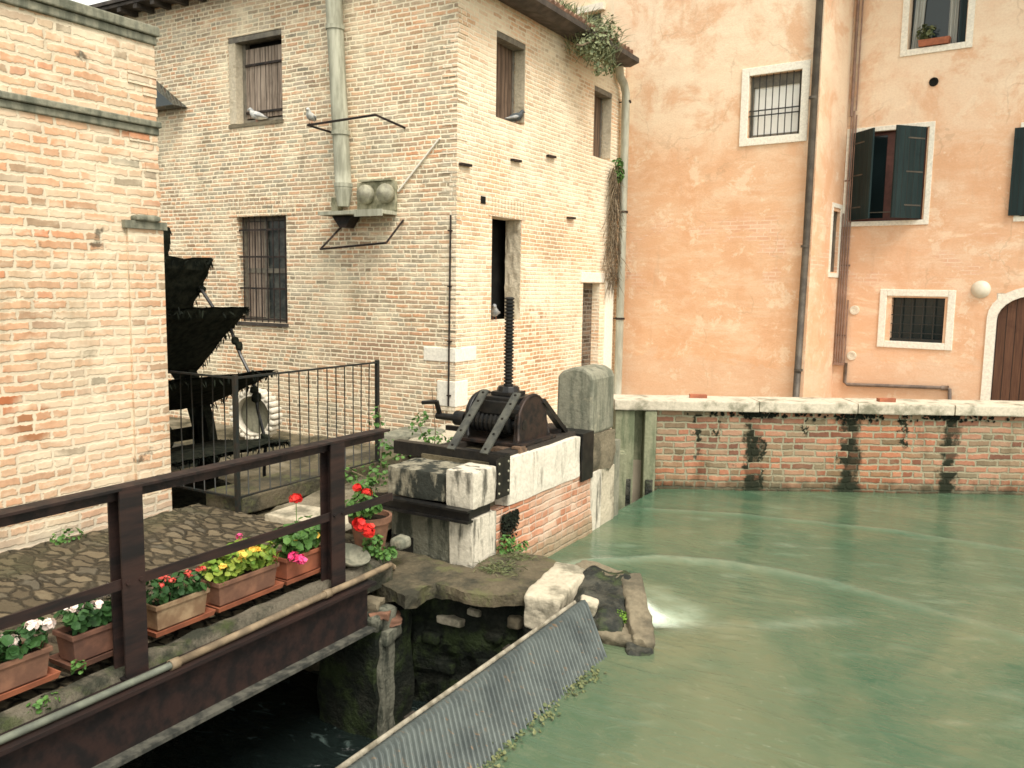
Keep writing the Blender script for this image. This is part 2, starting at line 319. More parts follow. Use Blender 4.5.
M['bird_dark'] = plain_mat('pigeon_dark', (.03, .04, .045), (.07, .08, .085), 12., .7)
M['curtain'] = plain_mat('grey_net_curtain', (.42, .42, .38), (.28, .29, .27), 3., .9, 0, .1, .01, (8, 8, .3))
M['pane_white'] = plain_mat('white_sky_reflection', (.92, .91, .86), (.88, .87, .81), 2., .35)  # white base colour stands in for bright sky reflected in the glass
t = NT('dark_window_glass'); M['glass'] = t.out((.012, .022, .024), .12, t.bump(t.noise(t.obj(), 3, 2), .01, .15), 0, .5)
t = NT('dusty_window_glass'); M['glass_dusty'] = t.out(t.mix(t.rng(t.noise(t.obj(), 6, 5, .7), .4, .7), (.018, .026, .026), (.09, .095, .08)), .35, None, 0, .4)
# ribbed screen
t = NT('galvanised_screen'); v = t.obj(); n = t.noise(v, 3.5, 6, .65); f = t.noise(t.mapv(v, (2, 9, 2)), 5, 5, .6)
c = t.mix(t.rng(n, .35, .7), (.098, .116, .108), (.05, .062, .060))
c = t.mix(t.rng(f, .60, .72, 0, .7), c, (.22, .13, .06))
M['screen'] = t.out(c, .5, t.bump(f, .004, .6), .35, .4)
# paving
t = NT('worn_stone_setts'); uv = t.mapv(t.uv(), (1, 1, 1)); nd = t.vmath('SCALE', t.vmath('SUBTRACT', t.noise(uv, 4, 3, col=True), (.5, .5, .5)), scale=.12)
p = t.vmath('ADD', uv, nd); q = t.mapv(p, (.55, 1.25, 1), rot=(0, 0, .35)); vd = t.voro(q, 8.5, 'DISTANCE_TO_EDGE'); vc = t.voro(q, 8.5, 'F1', 1)
hs = t.sep(vc)[0]
c = t.ramp(hs, [(0, (.06, .048, .03)), (.4, (.10, .08, .05)), (.75, (.14, .112, .07)), (1, (.08, .07, .05))])
c = t.mix(t.rng(t.math('ADD', vd, t.math('MULTIPLY', t.math('SUBTRACT', t.noise(uv, 16, 4), .5), .22)), .0, .16), (.035, .029, .018), c)
c = t.mix(t.rng(t.noise(uv, 1.3, 5, .6), .5, .7, 0, .6), c, (.06, .058, .03))
b = t.bump(t.math('ADD', t.rng(vd, 0, .16), t.math('MULTIPLY', t.noise(uv, 24, 4), .35)), .022, 1.)
M['setts'] = t.out(c, .85, b, 0, .25)
t = NT('earth_and_rubble'); v = t.obj(); n = t.noise(v, 4, 7, .7); k = t.noise(v, 1.1, 4)
c = t.mix(t.rng(n, .35, .65), (.13, .11, .07), (.05, .045, .028)); c = t.mix(t.rng(k, .5, .65, 0, .7), c, (.24, .21, .15))
M['earth'] = t.out(c, .95, t.bump(n, .05, 1.), 0, .15)
M['bed'] = plain_mat('dark_silt', (.02, .022, .016), (.03, .03, .02), 2., 1., 0, .1)
M['quay'] = plain_mat('quay_paving', (.42, .36, .27), (.34, .29, .22), 2., .9, 0, .2, .01)
# water
t = NT('milky_green_canal_water'); v = t.obj()
w1 = t.noise(t.mapv(v, (1, .55, 1), rot=(0, 0, .5)), .55, 4, .55, 1.6)
w2 = t.noise(t.mapv(v, (1.0, 3.2, 1), rot=(0, 0, .45)), 2.2, 5, .6, 1.2)
w3 = t.noise(t.mapv(v, (1, 1.8, 1), rot=(0, 0, .7)), 9., 4, .6, .6)
c = t.mix(t.rng(w1, .35, .65), (.050, .102, .060), (.102, .134, .076))
c = t.mix(t.rng(w2, .56, .74, 0, .3), c, (.15, .195, .125))
c = t.mix(t.math('MULTIPLY', t.rng(w3, .60, .76, 0, .3), t.rng(w1, .45, .6)), c, (.30, .35, .26))
fa = t.node('Attribute', attribute_name='froth').outputs['Fac']
c = t.mix(t.math('MULTIPLY', fa, t.rng(w3, .25, .6, .55, 1.)), c, (.42, .52, .40))
b = t.bump(t.math('ADD', t.math('MULTIPLY', w2, .8), t.math('ADD', t.math('MULTIPLY', w3, .10), w1)), .022, .6)
M['water'] = t.out(c, .07, b, 0, .6)
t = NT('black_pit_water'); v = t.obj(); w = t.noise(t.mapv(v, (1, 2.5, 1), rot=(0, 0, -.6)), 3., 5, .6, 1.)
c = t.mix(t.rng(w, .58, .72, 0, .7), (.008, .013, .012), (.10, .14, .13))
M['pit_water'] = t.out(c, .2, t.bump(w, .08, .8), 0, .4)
t = NT('white_water_foam'); f = t.noise(t.obj(), 18, 4); M['streak'] = NT('pale_froth_streak').out((.125, .185, .12), .5, None, 0, .3)
fa = t.node('Attribute', attribute_name='froth').outputs['Fac']
M['foam'] = t.out(t.mix(t.rng(f, .35, .65), (.66, .73, .64), (.50, .60, .48)), .8, t.bump(f, .02, 1.), 0, .3); t.put(t.b.inputs['Alpha'], t.math('MULTIPLY', fa, t.rng(f, .25, .55, .35, 1.), clamp=True))

# ------------------------------------------------------------------ mesh helpers
def world_loc(o):
    v = Vector((0, 0, 0))
    while o is not None: v = v + o.location; o = o.parent
    return v

class MB:
    def __init__(s): s.v = []; s.f = []; s.mi = []
    def poly(s, pts, mi=0):
        i = len(s.v); s.v += [Vector(p) for p in pts]; s.f.append(tuple(range(i, i + len(pts)))); s.mi.append(mi)
    def grid(s, rows, mi=0, closed=False):
        n = len(rows[0]); i = len(s.v)
        for r in rows: s.v += [Vector(p) for p in r]
        for a in range(len(rows) - 1):
            for b in range(n if closed else n - 1):
                c = (b + 1) % n
                s.f.append((i + a * n + b, i + a * n + c, i + (a + 1) * n + c, i + (a + 1) * n + b)); s.mi.append(mi)
    def box(s, x0, x1, y0, y1, z0, z1, mi=0):
        s.hexa([(x0, y0), (x1, y0), (x1, y1), (x0, y1)], z0, z1, mi)
    def hexa(s, base, z0, z1, mi=0, top=None):
        i = len(s.v); n = len(base); top = top or base
        s.v += [Vector((x, y, z0)) for x, y in base] + [Vector((x, y, z1)) for x, y in top]
        s.f.append(tuple(i + k for k in reversed(range(n)))); s.f.append(tuple(i + n + k for k in range(n))); s.mi += [mi, mi]
        for k in range(n):
            l = (k + 1) % n; s.f.append((i + k, i + l, i + n + l, i + n + k)); s.mi.append(mi)
    def extrude(s, poly, fn, d0, d1, mi=0):
        """poly: 2-D outline, fn(a, b, d) -> point"""
        i = len(s.v); n = len(poly)
        s.v += [Vector(fn(a, b, d0)) for a, b in poly] + [Vector(fn(a, b, d1)) for a, b in poly]
        s.f.append(tuple(i + k for k in range(n))); s.f.append(tuple(i + n + k for k in reversed(range(n)))); s.mi += [mi, mi]
        for k in range(n):
            l = (k + 1) % n; s.f.append((i + l, i + k, i + n + k, i + n + l)); s.mi.append(mi)
    def bar(s, a, b, w, h, up=(0, 0, 1), mi=0):
        a = Vector(a); b = Vector(b); d = (b - a).normalized(); u = Vector(up)
        r = d.cross(u); r = r.normalized() if r.length > 1e-4 else Vector((1, 0, 0)); u = r.cross(d).normalized()
        i = len(s.v)
        for p in (a, b):
            for x, y in ((-1, -1), (1, -1), (1, 1), (-1, 1)): s.v.append(p + r * (x * w / 2) + u * (y * h / 2))
        for q in ((3, 2, 1, 0), (4, 5, 6, 7), (0, 1, 5, 4), (1, 2, 6, 5), (2, 3, 7, 6), (3, 0, 4, 7)):
            s.f.append(tuple(i + k for k in q)); s.mi.append(mi)
    def tube(s, pts, r, n=8, mi=0, caps=True):
        pts = [Vector(p) for p in pts]; rs = r if isinstance(r, (list, tuple)) else [r] * len(pts)
        rows = []; ref = Vector((.123, .31, .94)).normalized()
        for k, p in enumerate(pts):
            d = (pts[min(k + 1, len(pts) - 1)] - pts[max(k - 1, 0)]).normalized()
            a = d.cross(ref)
            if a.length < .05: a = d.cross(Vector((1, 0, 0)))
            a.normalize(); b = d.cross(a)
            rows.append([p + (a * math.cos(2 * math.pi * q / n) + b * math.sin(2 * math.pi * q / n)) * rs[k] for q in range(n)])
        i = len(s.v); s.grid(rows, mi, True)
        if caps:
            s.f.append(tuple(i + k for k in range(n))); m = i + (len(rows) - 1) * n
            s.f.append(tuple(m + k for k in reversed(range(n)))); s.mi += [mi, mi]
    def lathe(s, prof, c, axis='Z', n=24, mi=0):
        rows = []
        for r, h in prof:
            row = []
            for q in range(n):
                a = 2 * math.pi * q / n; x, y = r * math.cos(a), r * math.sin(a)
                row.append(Vector(c) + Vector({'Z': (x, y, h), 'X': (h, x, y), 'Y': (y, h, x)}[axis]))
            rows.append(row)
        s.grid(rows, mi, True)
    def stone(s, c, half, rot=0., r=.25, amp=.02, n=6, seed=0., fs=3.):
        """rounded, noise-worn block"""
        c = Vector(c); cs, sn = math.cos(rot), math.sin(rot); hx, hy, hz = half; rr = r * min(half)
        for ax in range(3):
            for sg in (-1, 1):
                rows = []
                for a in range(n + 1):
                    row = []
                    for b in range(n + 1):
                        u, w = a / n * 2 - 1, b / n * 2 - 1
                        q = [0, 0, 0]; q[ax] = sg; q[(ax + 1) % 3] = u * sg; q[(ax + 2) % 3] = w
                        p = Vector((q[0] * hx, q[1] * hy, q[2] * hz))
                        inn = Vector([max(-h + rr, min(h - rr, v)) for v, h in zip(p, half)])
                        dd = p - inn
                        if dd.length > 1e-6: p = inn + dd.normalized() * rr
                        nn = noise.noise_vector(p * fs + Vector((seed, seed * 1.3, 2.1))) + noise.noise_vector(p * fs * 3.1 + Vector((seed, 1, seed))) * .45 + noise.noise_vector(p * fs * 8. + Vector((1, seed, 2))) * .18
                        p = p + nn * amp
                        row.append(c + Vector((p.x * cs - p.y * sn, p.x * sn + p.y * cs, p.z)))
                    rows.append(row)
                s.grid(rows)
    def build(s, name, mat, parent=None, local=False, smooth=False, bevel=0., weld=False, recalc=False):
        off = Vector((0, 0, 0)) if (local or parent is None) else world_loc(parent)
        me = bpy.data.meshes.new(name); me.from_pydata([v - off for v in s.v], [], s.f)
        for m in (mat if isinstance(mat, (list, tuple)) else [mat]): me.materials.append(M[m])
        for p, mi in zip(me.polygons, s.mi): p.material_index = mi
        uvl = me.uv_layers.new(name='uv')
        for p in me.polygons:
            nx, ny, nz = (abs(q) for q in p.normal)
            for li in p.loop_indices:
                v = s.v[me.loops[li].vertex_index]
                uvl.data[li].uv = (v.x, v.y) if nz >= nx and nz >= ny else ((v.y, v.z) if nx > ny else (v.x, v.z))
        if weld or recalc:
            import bmesh
            bm = bmesh.new(); bm.from_mesh(me)
            if weld: bmesh.ops.remove_doubles(bm, verts=bm.verts, dist=1e-4)
            bmesh.ops.recalc_face_normals(bm, faces=bm.faces); bm.to_mesh(me); bm.free()
        if smooth:
            for p in me.polygons: p.use_smooth = True
        o = bpy.data.objects.new(name, me); COL.objects.link(o)
        if parent is not None: o.parent = parent
        if bevel:
            b = o.modifiers.new('bevel', 'BEVEL'); b.width = bevel; b.segments = 2; b.limit_method = 'ANGLE'
        return o

def rough_slab(name, mat, poly, z0, z1):
    import bmesh
    bm = bmesh.new(); f = bm.faces.new([bm.verts.new((x, y, z0)) for x, y in poly])
    r = bmesh.ops.extrude_face_region(bm, geom=[f]); bmesh.ops.translate(bm, verts=[v for v in r['geom'] if isinstance(v, bmesh.types.BMVert)], vec=(0, 0, z1 - z0))
    bmesh.ops.triangulate(bm, faces=bm.faces)
    for _ in range(5):
        es = [e for e in bm.edges if e.calc_length() > .07]
        if not es: break
        bmesh.ops.subdivide_edges(bm, edges=es, cuts=1); bmesh.ops.triangulate(bm, faces=bm.faces)
    zm = (z0 + z1) / 2
    for v in bm.verts:
        p = v.co.copy(); n1 = noise.noise_vector(p * 3.5); n2 = noise.noise_vector(p * 13)
        v.co.z += (.022 * n1.z + .010 * n2.z) if p.z > zm else (.05 * n1.y + .02 * n2.x)
        v.co.x += .018 * n2.x; v.co.y += .018 * n2.y
    bmesh.ops.recalc_face_normals(bm, faces=bm.faces)
    me = bpy.data.meshes.new(name); bm.to_mesh(me); bm.free(); me.materials.append(M[mat])
    o = bpy.data.objects.new(name, me); COL.objects.link(o); return o

def tag(o, label=None, cat=None, group=None, kind=None):
    if label: o['label'] = label
    if cat: o['category'] = cat
    if group: o['group'] = group
    if kind: o['kind'] = kind
    return o
def thing(name, label, cat, loc=(0, 0, 0), rotz=0., group=None):
    o = bpy.data.objects.new(name, None); COL.objects.link(o); o.location = loc; o.rotation_euler = (0, 0, rotz)
    o.empty_display_size = .2
    return tag(o, label, cat, group)

def wall_face(mb, fn, a0, a1, z0, z1, holes, depth, mi=0, step=None):
    """a wall sheet with real openings; fn(a, z, d) -> point, d is depth into the building"""
    A = sorted({a0, a1, *[h[0] for h in holes], *[h[1] for h in holes]}); Z = sorted({z0, z1, *[h[2] for h in holes], *[h[3] for h in holes]})
    for i in range(len(A) - 1):
        for j in range(len(Z) - 1):
            ca, cz = (A[i] + A[i + 1]) / 2, (Z[j] + Z[j + 1]) / 2
            if any(h[0] < ca < h[1] and h[2] < cz < h[3] for h in holes): continue
            mb.poly([fn(A[i], Z[j], 0), fn(A[i + 1], Z[j], 0), fn(A[i + 1], Z[j + 1], 0), fn(A[i], Z[j + 1], 0)], mi)
    for h in holes:
        p, q, r, s_ = h[:4]; dp = h[4] if len(h) > 4 else depth
        mb.poly([fn(p, r, 0), fn(p, s_, 0), fn(p, s_, dp), fn(p, r, dp)], mi)
        mb.poly([fn(q, r, dp), fn(q, s_, dp), fn(q, s_, 0), fn(q, r, 0)], mi)
        mb.poly([fn(p, s_, 0), fn(q, s_, 0), fn(q, s_, dp), fn(p, s_, dp)], mi)
        mb.poly([fn(p, r, dp), fn(q, r, dp), fn(q, r, 0), fn(p, r, 0)], mi)
def fbox(mb, fn, a0, a1, z0, z1, d0, d1, mi=0):
    mb.extrude([(a0, z0), (a1, z0), (a1, z1), (a0, z1)], fn, d0, d1, mi)
def fframe(mb, fn, a0, a1, z0, z1, w, d0, d1, mi=0, bottom=True):
    fbox(mb, fn, a0, a0 + w, z0, z1, d0, d1, mi); fbox(mb, fn, a1 - w, a1, z0, z1, d0, d1, mi)
    fbox(mb, fn, a0 + w, a1 - w, z1 - w, z1, d0, d1, mi)
    if bottom: fbox(mb, fn, a0 + w, a1 - w, z0, z0 + w, d0, d1, mi)
R_ = random.Random(11)
def leafset(mb, centre, rad, n, size, rnd=R_, up=.5, lobes=6, flat=1., dens=None):
    c = Vector(centre); rx, ry, rz = rad
    for _ in range(n):
        while True:
            q = Vector((rnd.uniform(-1, 1), rnd.uniform(-1, 1), rnd.uniform(-1, 1)))
            if .25 < q.length < 1: break
        p = c + Vector((q.x * rx, q.y * ry, q.z * rz))
        nrm = (Vector((q.x, q.y, q.z + up)) + Vector((rnd.gauss(0, .35), rnd.gauss(0, .35), rnd.gauss(0, .35)))).normalized()
        leaf(mb, p, nrm, size * rnd.uniform(.6, 1.25), rnd, lobes)
def leaf(mb, p, nrm, s, rnd, lobes=6, cup=.25):
    a = nrm.cross(Vector((rnd.uniform(-1, 1), rnd.uniform(-1, 1), .3))); a.normalize(); b = nrm.cross(a)
    i = len(mb.v); mb.v.append(p - nrm * s * cup)
    for k in range(lobes):
        t_ = 2 * math.pi * k / lobes; rr = s * rnd.uniform(.8, 1.1)
        mb.v.append(p + (a * math.cos(t_) + b * math.sin(t_)) * rr)
    for k in range(lobes):
        mb.f.append((i, i + 1 + k, i + 1 + (k + 1) % lobes)); mb.mi.append(0)
def blade(mb, p, d, l, w, rnd, droop=.3):
    p = Vector(p); d = Vector(d).normalized(); sd = d.cross(Vector((rnd.uniform(-1, 1), rnd.uniform(-1, 1), rnd.uniform(-1, 1)))).normalized()
    q = p + d * l * .55 + Vector((0, 0, -droop * l * .15)); e = p + d * l + Vector((0, 0, -droop * l * .6)); i = len(mb.v)
    mb.v += [p - sd * w * .4, p + sd * w * .4, q + sd * w * .5, q - sd * w * .5, e]
    mb.f += [(i, i + 1, i + 2, i + 3), (i + 3, i + 2, i + 4)]; mb.mi += [0, 0]
def bird(name, loc, rotz, mat, label, s=1.):
    t = thing(name, label, 'bird', loc, rotz, 'pigeons on the mill house')
    b = MB()
    pts = [(-.17, 0, .075), (-.12, 0, .085), (-.07, 0, .10), (0, 0, .115), (.06, 0, .135), (.10, 0, .17), (.115, 0, .205), (.135, 0, .222), (.16, 0, .218), (.185, 0, .21)]
    b.tube([tuple(v * s for v in p) for p in pts], [q * s for q in (.012, .025, .05, .068, .066, .045, .033, .034, .018, .004)], 12)
    b.build('body', mat, t, True, True)
    w = MB()
    for sg in (-1, 1): w.tube([(.05 * s, sg * .05 * s, .13 * s), (-.02 * s, sg * .067 * s, .115 * s), (-.12 * s, sg * .035 * s, .095 * s), (-.18 * s, sg * .015 * s, .085 * s)], [.012 * s, .026 * s, .016 * s, .004 * s], 6)
    w.build('wings', 'bird_grey', t, True, True)
    l = MB()
    for sg in (-1, 1): l.tube([(.015 * s, sg * .025 * s, .065 * s), (.02 * s, sg * .025 * s, 0)], .005 * s, 5); l.bar((.0, sg * .025 * s, .003), (.05 * s, sg * .025 * s, .003), .012 * s, .006)
    l.build('legs', 'terracotta', t, True)
    return t

# ------------------------------------------------------------------ setting: ground, water
def setting():
    g = MB(); g.box(-300, 300, -300, 300, -3.6, -3.4); tag(g.build('ground', 'bed'), kind='structure')
    # quay behind the parapet and beside the mill
    q = MB(); q.hexa([(-6.97, 9.2), (-4.4, 10.6), (8, 17.7), (8, 30), (-40, 30), (-40, 16.1), (-6.97, 16.1)], -1.2, -.2)
    tag(q.build('quay_pavement', 'quay'), kind='structure')
    # worn setts of the walkway, displaced in the mesh
    w = MB()
    def hgt(x, y):
        p = Vector((x * 6.3 + noise.noise(Vector((x * 3, y * 3, 0))) * .5, y * 6.3, 0))
        d = noise.voronoi(p)[0]; e = min(1, (d[1] - d[0]) * 2.2)
        return -.035 + .022 * e + .016 * noise.noise(Vector((x * 1.7, y * 1.7, 4)))
    def sheet(x0, x1, y0, y1, st, mb, f):
        nx, ny = int((x1 - x0) / st), int((y1 - y0) / st)
        rows = []
        for j in range(ny + 1):
            rows.append([(x0 + (x1 - x0) * i / nx, y0 + (y1 - y0) * j / ny, f(x0 + (x1 - x0) * i / nx, y0 + (y1 - y0) * j / ny)) for i in range(nx + 1)])
        mb.grid(rows)
    sheet(-6.76, -4.36, -3, 5.47, .045, w, hgt)
    w.box(-6.76, -4.36, -3, 5.47, -.3, -.1)
    tag(w.build('walkway', 'setts'), kind='structure')
    y = MB()
    def hy(x, y_):
        r = noise.noise(Vector((x * 2.1, y_ * 2.1, 0))) * .05 + noise.noise(Vector((x * 7, y_ * 7, 3))) * .03
        return -.03 + r + (.16 * max(0, min(1, (y_ - 7.6) / 2)) if x > -7.0 else -.0) - .1 * max(0, min(1, (6.6 - y_)))
    sheet(-6.16, -4.77, 5.5, 9.2, .07, y, hy)
    sheet(-16, -6.74, 7.24, 10.3, .1, y, lambda a, b: hy(a, b) - .36); sheet(-6.74, -6.16, 7.24, 10.3, .1, y, lambda a, b: hy(a, b) - .02)
    y.box(-6.16, -4.8, 5.5, 9.2, -1.6, -.25); y.box(-16, -6.74, 7.24, 10.3, -3.4, -.55); y.box(-6.74, -6.16, 7.24, 10.3, -3.4, -.2); y.box(-6.7, -6.16, 5.5, 7.24, -3.4, -.12)
    tag(y.build('earth_bank', 'earth'), kind='structure')
    # canal: real ripples and the bow wave that curls off the abutment
    c = MB()
    def inside(x, yy):
        if x < -2.5 and yy < 5.7: return False
        if x < -3.0 and yy < 6.2: return False
        if x < -3.95: return False
        if yy > 10.75 + (x + 3.99) * .575 + .1: return False
        return True
    arc1 = [(-3.7, 6.75), (-3.45, 7.35), (-2.9, 7.9), (-2.2, 8.15), (-1.3, 8.1), (-.3, 7.8), (.8, 7.4)]
    arc2 = [(-3.7, 9.6), (-2.6, 10.0), (-1.0, 10.3), (.4, 10.2), (1.6, 9.6)]
    arc3 = [(-2.4, 6.5), (-2.0, 6.5), (-1.5, 6.75), (-1.0, 7.2)]; arc4 = [(-3.6, 7.2), (-3.1, 7.0), (-2.6, 6.95), (-2.2, 6.8)]
    def dseg(p, arc):
        best = 9
        for i in range(len(arc) - 1):
            a = Vector(arc[i]); b = Vector(arc[i + 1]); ab = b - a; t_ = max(0, min(1, (p - a).dot(ab) / ab.length_squared))
            best = min(best, (p - a - ab * t_).length)
        return best
    def wz(x, yy):
        p = Vector((x, yy)); z = -.56
        z += .010 * noise.noise(Vector((x * .8 + yy * .3, yy * 1.1, 0))) + .007 * noise.noise(Vector((x * 2 + yy, yy * 3.2 - x, 2)))
        z += .002 * noise.noise(Vector((x * 5 + yy * 2, yy * 6 - x * 2, 5)))
        z += .028 * math.exp(-(dseg(p, arc1) / .10) ** 2) * min(1, max(.1, (1.4 - x) / 4)) + .014 * math.exp(-(dseg(p, arc2) / .07) ** 2)
        d = (p - Vector((-2.2, 6.5))).length
        z -= .05 * math.exp(-(d / .35) ** 2)
        return z
    idx = {}; st = .05
    def vid(i, j):
        if (i, j) not in idx:
            x, yy = -4 + i * st, 1.0 + j * st
            idx[(i, j)] = len(c.v); c.v.append(Vector((x, yy, wz(x, yy))))
        return idx[(i, j)]
    for i in range(int(9.5 / st)):
        for j in range(int(15.5 / st)):
            if inside(-4 + (i + .5) * st, 1 + (j + .5) * st):
                c.f.append((vid(i, j), vid(i + 1, j), vid(i + 1, j + 1), vid(i, j + 1))); c.mi.append(0)
    c.poly([(-2.5, -20, -.56), (5.5, -20, -.56), (5.5, 1, -.56), (-2.5, 1, -.56)]); c.poly([(5.5, -20, -.56), (40, -20, -.56), (40, 36, -.56), (5.5, 16.2, -.56)])
    wo = tag(c.build('canal_water', 'water', smooth=True, weld=True), kind='structure')
    at = wo.data.attributes.new('froth', 'FLOAT', 'POINT')
    for k, v in enumerate(wo.data.vertices):
        x, yy, _ = v.co
        if not (-4.2 < x < 5.6 and .9 < yy < 16): continue
        p = Vector((x, yy)); nz_ = .5 + .5 * noise.noise(Vector((x * 3 + yy, yy * 7 - x * 2, 1)))
        fr = .24 * math.exp(-(dseg(p, arc1) / .09) ** 2) * max(.15, (1.6 - x) / 5) + .10 * math.exp(-(dseg(p, arc2) / .06) ** 2)
        fr += .25 * math.exp(-(dseg(p, arc3) / .10) ** 2) * nz_ + .25 * math.exp(-(dseg(p, arc4) / .14) ** 2) * nz_
        d = (p - Vector((-2.3, 6.55))).length; fr += 1.0 * math.exp(-(d / .22) ** 2) * nz_
        pat = noise.noise(Vector((x * 1.6 + yy * .5, yy * 4.5 - x * 1.5, 7))) + .5 * noise.noise(Vector((x * 5, yy * 11 - x * 4, 3)))
        fr += .22 * max(0, pat - .30)
        at.data[k].value = min(1, fr)
    p = MB(); rows = []
    for j in range(70):
        yy = -3 + j * .15; rows.append([(-13 + i * .15, yy, -1.42 + .03 * noise.noise(Vector((-13 + i * .15, yy * 2.2, 0))) + .02 * noise.noise(Vector((i * .5, yy * 5, 3)))) for i in range(70)])
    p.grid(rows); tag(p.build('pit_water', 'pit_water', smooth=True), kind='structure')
    f = MB(); rf = random.Random(3); al = []; rows = []
    A_, B_ = Vector((-2.66, 6.78)), Vector((-2.22, 6.20)); nv = Vector((.80, .60))
    for a in range(41):
        row = []
        for b in range(25):
            u, q = a / 40, b / 24; p = A_.lerp(B_, u) + nv * (q * (.16 + .30 * u * u) - .05) + Vector((.10, -.02)) * q * q
            n_ = noise.noise(Vector((p.x * 9, p.y * 9, 1)))
            z = -.545 + .075 * math.exp(-(q / .35) ** 2) * math.sin(math.pi * min(1, u * 1.1)) + .012 * n_
            row.append((p.x, p.y, z))
            al.append(max(0, min(1, (1.5 * math.exp(-(q / .42) ** 2) * math.sin(math.pi * u) ** .6 + .35 * n_ * (1 - q)) * (1 - q ** 3))))
        rows.append(row)
    f.grid(rows)
    fo = tag(f.build('water_foam', 'foam', smooth=True), kind='stuff'); fat = fo.data.attributes.new('froth', 'FLOAT', 'POINT')
    for k, v_ in enumerate(al): fat.data[k].value = v_
setting()

# ------------------------------------------------------------------ left brick building
def left_building():
    U = -6.75
    t = thing('brick_building', 'old washed brick building with stone string course rising beside the flower walkway', 'building', (U, 1, 0))
    fn = lambda a, z, d: (U - d, a, z)
    w = MB(); rows = []
    # slightly uneven face
    n = 60
    for j in range(41):
        z = -1.7 + j * (4.28 + 1.7) / 40
        rows.append([(U + .012 * noise.noise(Vector((0, (-3 + i * 8.13 / n) * 1.3, z * 1.3))) + .006 * noise.noise(Vector((3, (-3 + i * 8.13 / n) * 6, z * 9))), -3 + i * 8.13 / n + (.012 * noise.noise(Vector((1, 2, z * 8))) if i == n else 0), z) for i in range(n + 1)])
    w.grid(rows)
    w.poly([(U, 5.13, -3.3), (-12, 5.13, -3.3), (-12, 5.13, 4.28), (U, 5.13, 4.28)]); w.poly([(-12, -3, -1.7), (U, -3, -1.7), (U, -3, 4.28), (-12, -3, 4.28)])
    w.poly([(-12, 5.13, -1.7), (-12, -3, -1.7), (-12, -3, 4.28), (-12, 5.13, 4.28)])
    w.build('wall', 'brick_left', t)
    q = MB(); rq = random.Random(19)
    for k in range(52):
        z = -.1 + k * .082; e = rq.uniform(-.006, .010)
        if rq.random() < .15: continue
        q.box(U - .12, U + e + .004, 5.13 - rq.choice((.13, .28)), 5.13 + rq.uniform(.0, .02), z + .008, z + .074)
    q.build('corner_bricks', 'brick_left', t)
    c = MB(); c.box(-12.1, U + .05, -3.1, 5.16, 4.285, 4.37); c.box(-12, U + .025, -3.05, 5.145, 4.21, 4.282)
    c.build('coping', 'grey_stone', t, bevel=.012)
    r = MB(); r.poly([(-12, -3, 4.38), (U, -3, 4.38), (U, 5.15, 4.38), (-12, 5.15, 4.38)]); r.build('roof', 'tile', t)
    l = MB(); l.box(U - .05, U + .045, -3, 5.155, 3.495, 3.55); l.box(U - .05, U + .02, -3, 5.142, 3.43, 3.493)
    l.build('string_course', 'grey_stone', t, bevel=.01)
    p = MB(); p.box(U - .02, U + .03, 4.78, 5.14, -.2, 2.59); p.build('pilaster', 'brick_left', t)
    p = MB(); p.box(U - .02, U + .05, 4.74, 5.17, 2.592, 2.66); p.stone((U + .03, 4.95, 2.68), (.05, .13, .03), 0, .8, .02, 4); p.build('pilaster_cap', 'grey_stone', t)
left_building()

